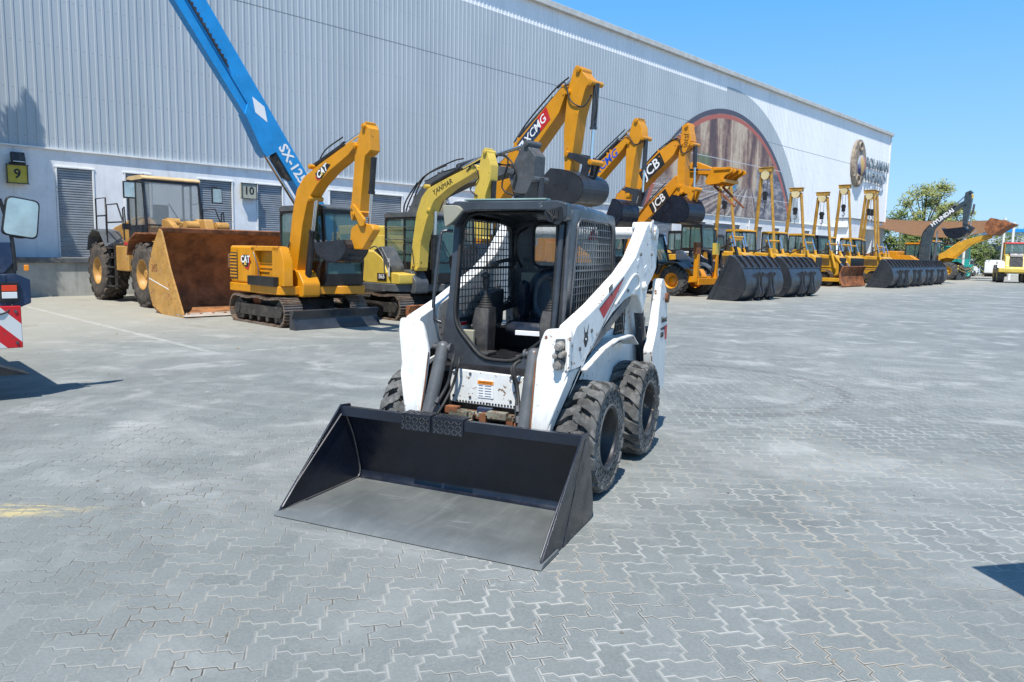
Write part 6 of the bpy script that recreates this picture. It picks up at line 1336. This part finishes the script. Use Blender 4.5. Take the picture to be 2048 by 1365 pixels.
p0_ = dozer(False, True, 6.2)
for i, (s, zt, lb) in enumerate(pz):
    o = p0_ if i == 0 else copy_tree(p0_); o.location = B(s, 7.2 + (-.3, .2, .5, -.4, .3, -.5, .1)[i]); o.rotation_euler = (0, 0, FACE + (.05, -.04, .08, -.07, .03, .09, -.05)[i]); o['label'] = lb; o['group'] = GP; o.scale = (1, 1, 1)
    bm = [c for c in o.children if c.name.startswith("side_boom")][0]; bm.scale = (1, 1, (zt + .0) / 6.2)
# a second row parked close to the wall, seen over the first
for i, (s, q, a_, sc_) in enumerate(((20.8, 2.6, .1, 1.02), (24.4, 2.9, -.1, .97), (28.2, 2.5, .06, 1.05), (33.6, 2.8, -.05, 1.0), (37.8, 2.6, .12, .98))):
    o = copy_tree(d0); o.location = B(s, q); o.rotation_euler = (0, 0, FACE + a_); o.scale = (sc_, sc_, sc_); o['group'] = "bulldozers parked close to the wall"
    o['label'] = ("bulldozer close to the wall behind the telehandler cab", "bulldozer close to the wall behind the first side boom", "bulldozer close to the wall under the left half of the mural", "bulldozer close to the wall under the right end of the mural", "bulldozer close to the wall past the mural, under bare cladding")[i]
# brown dozer with its blade forward
rz = dozer(True, True, 5.8, white=True); rz.location = B(39.6, 7.75); rz['label'] = "pipelayer with a rusty brown blade beside the far row of black buckets"; rz['group'] = GP
# ladder-like small masts between
# ================================================================ a second compact loader and small things in the row
s2 = copy_tree(sk); s2.location = B(23.0, 9.9); s2.rotation_euler = (0, 0, FACE); s2['label'] = "second white compact skid steer with black cab, half hidden behind the telehandler"
for c in list(s2.children):
    if c.name.startswith("bucket"):
        for g2 in list(c.children):
            for g3 in list(g2.children): bpy.data.objects.remove(g3)
            bpy.data.objects.remove(g2)
        bpy.data.objects.remove(c)

# ================================================================ FAR RIGHT OF THE YARD
hy = big_excavator(55.5, 8.5, "crawler_excavator", "golden excavator with a dark slate boom and lettering, in front of the tree and sail", M['orange'], paint("dark_slate_boom", (.035, .055, .07), .35, .1, .15), dict(
    boom=rounded([(.9, 1.5), (.95, 3.0), (1.1, 3.75), (1.5, 4.25), (3.5, 5.92), (3.85, 6.05), (3.98, 5.8), (2.5, 4.60), (1.95, 3.95), (1.80, 3.0), (1.75, 1.5)], .1, 3),
    stick=rounded([(3.65, 6.65), (4.0, 6.8), (4.25, 6.4), (4.2, 5.7), (3.98, 3.9), (3.68, 3.85), (3.6, 5.2), (3.6, 6.0)], .06, 3),
    pins=[(3.75, 5.85), (4.0, 6.65), (3.75, 4.0)], cyl=[((1.9, 1.7), (2.0, 3.9), .10, .6), ((1.9, 4.6), (3.9, 6.7), .09, .55), ((4.25, 5.8), (4.1, 4.2), .07, .45)], cylm=M['boomgrey'],
    bucket=(M['bucketblk'], [(2.45, 4.0), (2.75, 3.5), (3.3, 3.3), (3.9, 3.5), (4.1, 3.9), (3.8, 4.15)], 1.2), link=[(3.7, 4.4), (3.9, 4.4), (4.4, 4.1), (4.1, 3.7), (3.9, 3.8), (4.1, 4.1)],
    hoses=lambda y: [[(1.0, y - .2, 2.5), (1.1, y - .25, 3.8), (2.0, y, 4.9), (3.4, y, 6.2)]], roof=M['orange']))
u, vv = deg_uv(.69); text("boom_lettering", "HYUNDAI", .40, M['decalwhite'], hy, (2.30, -.238, 4.86), u, vv, .002, bold=.015)
MB().box((4.05, -.18, 6.35), (.3, .02, .3)).build("boom_tip_mark", M['lemon'], hy)

rl = empty("wheel_loader", B(69.5, 6.6), FACE, "far wheel loader holding its rusty bucket high, right of the dark slate boom", "wheel loader")
for x in (-1.6, 1.6):
    for sy in (-1, 1): tyre_wheel(rl, x, sy * 1.1, .82, .6, sy, M['dozer'], 14, rr=.45)
MB().prism(rounded([(-3.0, .9), (-3.0, 1.9), (-.7, 2.1), (-.6, 1.2), (2.0, 1.3), (2.1, .7), (-2.6, .6)], .1), -.9, .9).build("body", M['dozer'], rl, .04)
cab(rl, -1.1, .5, -.8, .8, 1.7, 3.5, M['navy'], M['orange'], lean=.15, low=.25)
for sy in (-1, 1): boom_part("lift_arm", rl, rounded([(.6, 2.3), (1.0, 2.5), (2.6, 3.6), (4.4, 4.1), (4.5, 3.8), (3.0, 3.2), (1.4, 1.6), (.6, 1.7)], .08, 3), sy * .5, .18, M['dozer'])
MB().strip([(.85, 1.5), (1.0, 1.85), (1.5, 1.98), (2.3, 1.9)], -1.4, 1.4, th=.04).build("fender", M['dozer'], rl)
hyd(rl, (.9, 0, 2.4), (3.3, 0, 4.4), .1, M['dozer'], .5)
dig_bucket(rl, [(6.2, 4.95), (5.4, 4.45), (4.8, 4.0), (4.3, 4.3), (4.25, 4.95), (4.6, 5.45)], 0, 2.7, M['rusty'], 0)
vo = empty("wheel_loader", (41.9, 62.6, 0), R(62), "bright yellow loader seen from behind with black grille at the right edge", "wheel loader")
for x in (-1.4, 1.5):
    for sy in (-1, 1): tyre_wheel(vo, x, sy * .95, .72, .5, sy, M['lemon'], 14, rr=.5)
MB().prism(rounded([(-2.5, .8), (-2.5, 1.25), (-2.2, 1.35), (-1.9, 2.15), (-.8, 2.35), (-.6, 1.2), (2.0, 1.1), (2.0, .7)], .1), -.75, .75).build("engine_hood", M['lemon'], vo, .05)
MB().box((-2.35, 0, 1.02), (.5, 2.4, .32)).build("rear_bumper", M['lemon'], vo, .05)
MB().prism([(-2.33, 1.30), (-2.08, 2.05), (-2.03, 2.03), (-2.27, 1.28)], -.45, .45).build("grille", M['black'], vo)
MB().prism(rounded([(-2.05, 2.1), (-1.9, 2.4), (-1.1, 2.55), (-.8, 2.3)], .05), -.45, .45).build("hood_top", M['boomgrey'], vo, .04)
for sy in (-1, 1): MB().strip([(-2.1, 1.2), (-1.9, 1.65), (-1.2, 1.75), (-.7, 1.5)], sy * .75, sy * 1.25, th=.05).build("fender", M['white2'], vo)
cab(vo, -.75, .8, -.75, .75, 1.6, 3.3, M['dozer'], M['red'], lean=.1, low=.2)
tl = empty("dumper", (41.6, 71.5, 0), R(20), "teal green site machine with a long body behind the yellow loaders", "dumper")
for x in (-1.6, 1.4):
    for sy in (-1, 1): tyre_wheel(tl, x, sy * .9, .6, .4, sy, M['teal'], 14)
MB().prism(rounded([(-2.6, .8), (-2.8, 2.2), (-.4, 2.3), (.0, 1.4), (2.2, 1.4), (2.3, .8)], .1), -1.0, 1.0).build("body", M['teal'], tl, .05)
cab(tl, .3, 1.9, -.8, .8, 1.4, 3.1, M['teal'], M['teal'])
# post with concrete foot and chain
po = empty("barrier_post", B(71.5, 8.6), FACE, "tall white post on a black base block right of the slate boom excavator", "post")
MB().cyl((0, 0, 0), (0, 0, 5.6), .11, seg=12).build("pole", M['white2'], po); MB().box((0, -1.2, .3), (.5, 3.2, .6)).build("base_block", M['black'], po, .04); MB().box((0, -1.2, .62), (.52, 3.22, .05)).build("block_top", M['wornsteel'], po)
ch = MB(); P = [Vector((0, -3.0 + i * .28, 1.05 - .35 * math.sin(i / 20 * math.pi))) for i in range(21)]
bar = empty("barrier_tape", B(70.5, 9.2), FACE, "yellow and black plastic chain hanging low beside the white post", "chain")
for k in range(2):
    m = MB()
    for i in range(0, 20, 2): m.tube([P[i] + Vector((0, 0, .25 * k)), P[i + 1] + Vector((0, 0, .25 * k))], .05, 6)
    m.build("yellow_links", M['lemon'], bar)
    m = MB()
    for i in range(1, 19, 2): m.tube([P[i] + Vector((0, 0, .25 * k)), P[i + 1] + Vector((0, 0, .25 * k))], .048, 6)
    m.build("black_links", M['black'], bar)
# shade sail strung between masts
sa = empty("shade_sail", (41, 73, 0), 0, "sagging tan shade sail stretched between posts in front of the trees", "shade sail")
A_ = Vector((-6.3, -1, 4.85)); B_ = Vector((8.0, 2.0, 5.9)); C_ = Vector((6.6, -1.5, 5.3)); D_ = Vector((-3, 9, 6.3)); nn = 16; V = []; F = []
for i in range(nn + 1):
    for j in range(nn + 1):
        a, b = i / nn, j / nn; p = (A_ * (1 - a) + C_ * a) * (1 - b) + (D_ * (1 - a) + B_ * a) * b; p.z -= 1.15 * math.sin(a * math.pi) * (1 - .75 * b); V.append(p)
for i in range(nn):
    for j in range(nn): k = i * (nn + 1) + j; F.append((k, k + nn + 1, k + nn + 2, k + 1))
m = MB(); m.add(V, F, True); so_ = m.build("sail_cloth", paint("tan_shade_cloth", (.17, .078, .024), .8, .08, .1), sa); sm_ = so_.modifiers.new("thickness", 'SOLIDIFY'); sm_.thickness = .02
for p in (A_, B_, C_, D_): MB().cyl((p.x, p.y, 0), (p.x, p.y, p.z + .2), .12, seg=10).build("mast", M['white2'], sa)
# distant pale building
db = empty("pale_building", (84, 104, 0), R(-38), "distant pale blue-roofed shed at the right edge", "building")
MB().box((0, 0, 3.0), (34, 12, 6.0)).build("wall", paint("pale_metal_wall", (.45, .52, .60), .6, .05, .1), db)
MB().box((0, 0, 6.2), (34.6, 12.6, .5)).build("roof_edge", M['blue'], db, .05)
for i in range(5): MB().box((-14 + i * 7, -6.02, 2.2), (2.8, .1, 4.2)).build("roller_door", M['navy'], db)
for i in range(3):
    c_ = empty("parked_van", (46 + i * 5.5, 84 + i * 2.0, 0), R(20 + i * 15), ["white parked van below the shade sail, left one", "white parked van below the shade sail, middle one", "white parked van near the teal machine"][i], "van", "vans parked far behind")
    MB().prism(rounded([(-2.4, .4), (-2.4, 1.9), (1.0, 1.95), (1.9, 1.2), (2.5, 1.0), (2.5, .4)], .12), -.9, .9).build("body", M['white2'], c_, .06)
    MB().prism([(1.05, 1.85), (1.85, 1.2), (.3, 1.2), (.3, 1.85)], -.91, .91).build("side_window", M['plastic'], c_)
    for x in (-1.5, 1.6): MB().cyl((x, -.92, .35), (x, .92, .35), .35, seg=16).build("wheel", M['tyre'], c_)

# ---------------- trees
def leaf_mat(name, c1, c2):
    s = Shader(name); g_ = s.t.nodes.new("ShaderNodeNewGeometry"); r = E(s.t, g_.outputs['Random Per Island'])
    s.color(s.mix(r, c1, c2)); s.rough(.6); s.b.inputs['Specular IOR Level'].default_value = .2
    try: s.b.inputs['Transmission Weight'].default_value = 0.0
    except Exception: pass
    return s.m
M['bark'] = paint("grey_bark", (.14, .11, .08), .9, .3, .3, bump=1.0)
M['leafA'] = leaf_mat("olive_leaves", (.15, .18, .045), (.34, .35, .12)); M['leafB'] = leaf_mat("dark_leaves", (.06, .10, .025), (.17, .21, .06))
def tree(pos, h, rx, label, mat, n=7000, seed=1, leaf=.26, low=.22, group=None):
    rnd = random.Random(seed); t = empty("tree", pos, 0, label, "tree", group)
    tr = MB(); tr.tube(smooth_pts([(0, 0, 0), (.15, .05, h * .25), (-.1, .1, h * .5), (.1, 0, h * .85)], 4), [h * .028 * (1 - .055 * i) for i in range(13)], 8)
    cl = []
    for i in range(34):
        a = rnd.uniform(0, 6.283); zz = rnd.uniform(low, .97); rr = rx * math.sqrt(max(.05, 1 - ((zz - .55) / .55) ** 2)) * rnd.uniform(.35, 1.0)
        c = Vector((rr * math.cos(a), rr * math.sin(a), h * zz)); cl.append((c, rnd.uniform(.16, .34) * rx))
        if i % 2 == 0: tr.tube(smooth_pts([(0, 0, h * zz * .45), tuple(c * .5 + Vector((0, 0, h * zz * .28))), tuple(c)], 3), [h * .010, h * .009, h * .008, h * .007, h * .006, h * .004, h * .003], 5)
    tr.build("trunk", M['bark'], t)
    V = []; F = []
    for i in range(n):
        c, r = cl[rnd.randrange(len(cl))]
        d = Vector((rnd.gauss(0, 1), rnd.gauss(0, 1), rnd.gauss(0, .75))); d = d.normalized() * r * (rnd.random() ** .45) * 1.1
        p = c + d; a = Vector((rnd.gauss(0, 1), rnd.gauss(0, 1), rnd.gauss(0, 1))).normalized(); b = a.orthogonal().normalized(); q = rnd.uniform(.5, 1.1) * leaf
        k = len(V); V += [p - a * q, p + b * q * .45, p + a * q, p - b * q * .45]; F.append((k, k + 1, k + 2, k + 3))
    m = MB(); m.add(V, F); m.build("crown", mat, t); return t
GT = "trees behind the shade sail"
tree((50.2, 92, 0), 10.9, 3.5, "tallest olive green tree behind the shade sail next to the warehouse corner", M['leafA'], 9000, 3, .20, group=GT)
tree((56.2, 97, 0), 9.2, 3.0, "lower olive tree behind the slate excavator boom", M['leafA'], 6500, 5, .20, group=GT)
tree((44.4, 86, 0), 7.4, 3.6, "small bushy tree close to the warehouse corner", M['leafB'], 5000, 8, .22, .1, group=GT)
tree((51.5, 89, 0), 6.0, 4.0, "dark low tree below the shade sail", M['leafB'], 5000, 11, .22, .1, group=GT)
tree((60.0, 95, 0), 5.6, 3.8, "dark low tree right of the white post", M['leafB'], 5000, 13, .22, .1, group=GT)
tree((79, 118, 0), 7.0, 5.0, "faint small tree far away near the pale shed", M['leafB'], 3500, 17, .3, .1, group=GT)

# ---------------- stand-in trees added out of frame on the left: their crowns shade the cladding
def shadow_cypress(s, q, h, r, label, seed):
    rnd = random.Random(seed); t = empty("shadow_tree", B(s, q), 0, label, "tree", "unseen trees added for their wall shadows")
    MB().cyl((0, 0, 0), (0, 0, h * .9), .12, .03, seg=8).build("trunk", M['bark'], t); V = []; F = []
    for i in range(9000):
        z = h * (.08 + .92 * rnd.random()); rr = r * min(1.0, (h - z) / (h * .38)) * math.sqrt(rnd.random()) * (1 + .2 * math.sin(z * 3 + seed)); a_ = rnd.uniform(0, 6.283); p = Vector((rr * math.cos(a_), rr * math.sin(a_), z))
        a = Vector((rnd.gauss(0, .5), rnd.gauss(0, .5), 1)).normalized(); b = a.orthogonal().normalized(); q_ = rnd.uniform(.1, .2); k = len(V); V += [p - a * q_, p + b * q_ * .5, p + a * q_, p - b * q_ * .5]; F.append((k, k + 1, k + 2, k + 3))
    m = MB(); m.add(V, F); m.build("crown", M['leafB'], t)
shadow_cypress(-4.9, 1.6, 13.6, 1.35, "tall slim unseen evergreen added beyond the left edge for its wall shadow", 4)
shadow_cypress(-3.1, 1.6, 11.7, .75, "shorter slim unseen evergreen added beyond the left edge for its wall shadow", 9)

# ================================================================ CRANE TRUCK CORNER AT THE LEFT EDGE
ang = math.atan2(-.73, .68)
tk = empty("crane_truck", (-5.07, 7.60, 0), math.atan2(.68, .73), "dark blue truck corner with red and white striped board and mirror", "truck")
# local: -x runs along the end face to the truck's other side, +y runs back along the truck, face plane y = 0
chev = Shader("red_white_chevrons"); x, y, z = chev.xyz()
st = ((x + z - 0.415) / 0.37).frac().lt(0.5); n_ = chev.noise(9, 5, .7)
c = chev.mix(st, (.62, .62, .60), (.55, .012, .015)); c = chev.mix(n_.smooth(.64, .67), c, (.10, .06, .04)); chev.color(c); chev.rough(.45)
MB().box((-1.25, -.03, .76), (2.50, .06, .43)).build("chevron_board", chev.m, tk, .008)
MB().prism(rounded([(-.12, .96), (.01, .96), (.10, 1.0), (.10, 1.24), (-.02, 1.30), (-.12, 1.30)], .01), -.02, .35).build("corner_cover", M['navy'], tk, .01)
MB().box((-1.35, .12, 1.13), (2.50, .30, .34)).build("light_box", M['navy'], tk, .02)
MB().box((-.09, -.038, 1.115), (.17, .02, .20)).build("lamp_surround", M['black'], tk, .005)
MB().box((-.09, -.052, 1.155), (.13, .02, .06)).build("indicator_lamp", paint("red_lens", (.7, .05, .01), .2, .02, .05, bump=0), tk, .004)
MB().box((-.09, -.052, 1.085), (.13, .02, .065)).build("head_lamp", M['lamp'], tk, .004)
MB().box((.075, -.01, 1.36), (.04, .05, .06)).build("marker_lamp", M['orangedecal'], tk, .006)
MB().prism([(-.75, 1.30), (-.75, 1.45), (-.18, 1.62), (-.05, 1.62), (-.02, 1.42), (-.12, 1.30)], .0, .06).build("corner_bracket", M['navy'], tk, .01)
MB().prism([(-2.4, 1.30), (-2.4, 1.8), (-.65, 1.8), (-.45, 1.3)], .3, 2.6).build("front_deck", M['navy'], tk, .03)
m = MB(); m.tube(smooth_pts([(-.02, .0, 1.33), (-.03, 0, 1.6), (-.06, 0, 1.80), (-.12, 0, 2.05)], 4), .018, 8); m.tube(smooth_pts([(-.05, .0, 1.69), (.05, 0, 1.67), (.15, 0, 1.70), (.17, 0, 1.75)], 4), .013, 8); m.tube([(-.12, 0, 2.03), (-.9, .2, 2.12)], .016, 8); mp = m.build("mirror_arm", M['black'], tk)
rm_ = Matrix.Rotation(R(9), 3, 'Y')
pp_ = rounded([(-.15, -.20), (-.15, .20), (.15, .20), (.17, -.20)], .06, 4)
m = MB(); m.prism(pp_, 0, .05); m.v = [tuple(rm_ @ Vector(v) + Vector((.05, -.02, 1.87))) for v in m.v]; mh = m.build("mirror_housing", M['black'], tk, .012)
m = MB(); m.prism([(a * .9, b * .92) for a, b in pp_], -.012, -.004); m.v = [tuple(rm_ @ Vector(v) + Vector((.05, -.02, 1.87))) for v in m.v]; m.build("mirror_glass", M['mirror'], mh)
m = MB(); m.lathe([(0, -.03), (.06, -.02), (.09, 0), (.085, .03), (0, .05)], (-.235, .0, 1.97), 'y', 24); m.build("round_mirror", M['mirror'], tk)
m = MB(); m.tube(smooth_pts([(-.30, -.04, .98), (-.22, -.07, .90), (-.12, -.06, .92), (-.05, -.03, 1.02)], 4), .008, 6); m.build("lamp_cable", M['rubber'], tk)
for zz in (.60, .92):
    for xx in (-.05, -.55, -1.1): MB().cyl((xx, -.07, zz), (xx, -.055, zz), .016, seg=6, smooth=False).build("board_bolt", M['steel'], tk)
MB().box((-.06, .10, 1.34), (.10, .18, .12)).build("mirror_bracket", M['black'], tk, .01)
MB().prism([(-2.4, 1.28), (-2.4, 1.62), (-.42, 1.50), (-.12, 1.36), (-.08, 1.28)], .05, .30).build("side_cowl", M['navy'], tk, .02)
MB().prism([(-.9, .42), (-.9, .30), (.05, .26), (-.3, .40)], -.05, .30).build("step_plate", M['black'], tk, .004)
MB().box((-1.3, 1.5, 1.08), (2.4, 2.3, .34)).build("shadow_deck", M['navy'], tk, .02)  # deck block added behind the light box to fill out the truck's shadow
MB().box((-1.3, 3.6, .85), (2.3, 7.0, .5)).build("chassis", M['navy'], tk, .03)
MB().prism(rounded([(.55, 1.1), (.6, 3.1), (2.6, 3.2), (2.7, 1.1)], .1), -2.5, -1.1, 'x').build("cab", M['navy'], tk, .04)
for yy in (1.5, 3.0, 5.6): 
    for xx in (-.35, -2.25): 
        wr = bpy.data.objects.new("wheel", None); C.objects.link(wr); wr.parent = tk
        m = MB(); m.lathe([(.28, -.15), (.5, -.16), (.54, -.12), (.54, .12), (.5, .16), (.28, .15)], (xx, yy, .54), 'x', 28, close=True); m.build("tyre", M['tyre'], wr)
        m = MB(); m.lathe([(.28, .13), (.26, .05), (.1, .05), (0, .1)], (xx, yy, .54), 'x', 20); m.build("rim", M['steel'], wr)
# made-up board added just outside the right edge only to cast a shadow
nb = empty("shadow_board", (2.68, 2.68, 0), R(12), "plain grey board on a post, added beyond the right edge for its shadow", "sign")
MB().cyl((0.1, 0, 0), (0.1, 0, 1.6), .025, seg=12).build("post", M['steel'], nb); MB().box((0, 0, 1.62), (.74, .62, .03), Matrix.Rotation(R(20), 3, 'X')).build("board", M['steel'], nb, .005)
MB().cyl((0.1, 0, 0), (0.1, 0, .03), .2, seg=20).build("foot", M['steel'], nb)

# ================================================================ dry leaves and grit on the pavers
rnd = random.Random(21); V = []; F = []
for i in range(900):
    xx = rnd.uniform(-9, 9); yy = rnd.uniform(2.2, 24); r = rnd.uniform(.004, .013); zz = rnd.uniform(.003, .008)
    n = 5; k = len(V); a0 = rnd.uniform(0, 6)
    V += [(xx + r * math.cos(a0 + j * 1.257) * rnd.uniform(.6, 1.3), yy + r * math.sin(a0 + j * 1.257) * rnd.uniform(.6, 1.3), 0.0015) for j in range(n)] + [(xx, yy, zz + .004)]
    F += [(k + j, k + (j + 1) % n, k + n) for j in range(n)]
gr = MB(); gr.add(V, F); g_ = gr.build("gravel", paint("loose_grit", (.20, .18, .15), .8, .4, .4, sc=3), None); tag(g_, "loose grit and small stones scattered over the pavers", "grit", kind="stuff")
lm = paint("dry_yellow_leaf", (.55, .33, .07), .7, .2, .2, sc=4, bump=0)
lp = [(-5.9, 17.4), (-7.2, 13.4), (-5.2, 14.6), (-4.4, 11.8), (-8.0, 17.9)]
for i, (xx, yy) in enumerate(lp):
    m = MB(); r = .035; a = rnd.uniform(0, 6); P = [(xx + r * math.cos(a) * u_ - r * .5 * math.sin(a) * v_, yy + r * math.sin(a) * u_ + r * .5 * math.cos(a) * v_, .004 + abs(v_) * .012) for u_, v_ in ((-1, 0), (-.3, .9), (1, 0), (-.3, -.9))]
    m.add([(0, 0, 0)] + [(p[0] - xx, p[1] - yy, p[2]) for p in P], [(1, 2, 3), (1, 3, 4)]); o = m.build("dry_leaf", lm, None); o.location = (xx, yy, 0)
    tag(o, "curled dry yellow leaf lying loose on the grey pavers", "leaf", "dry leaves on the pavers")
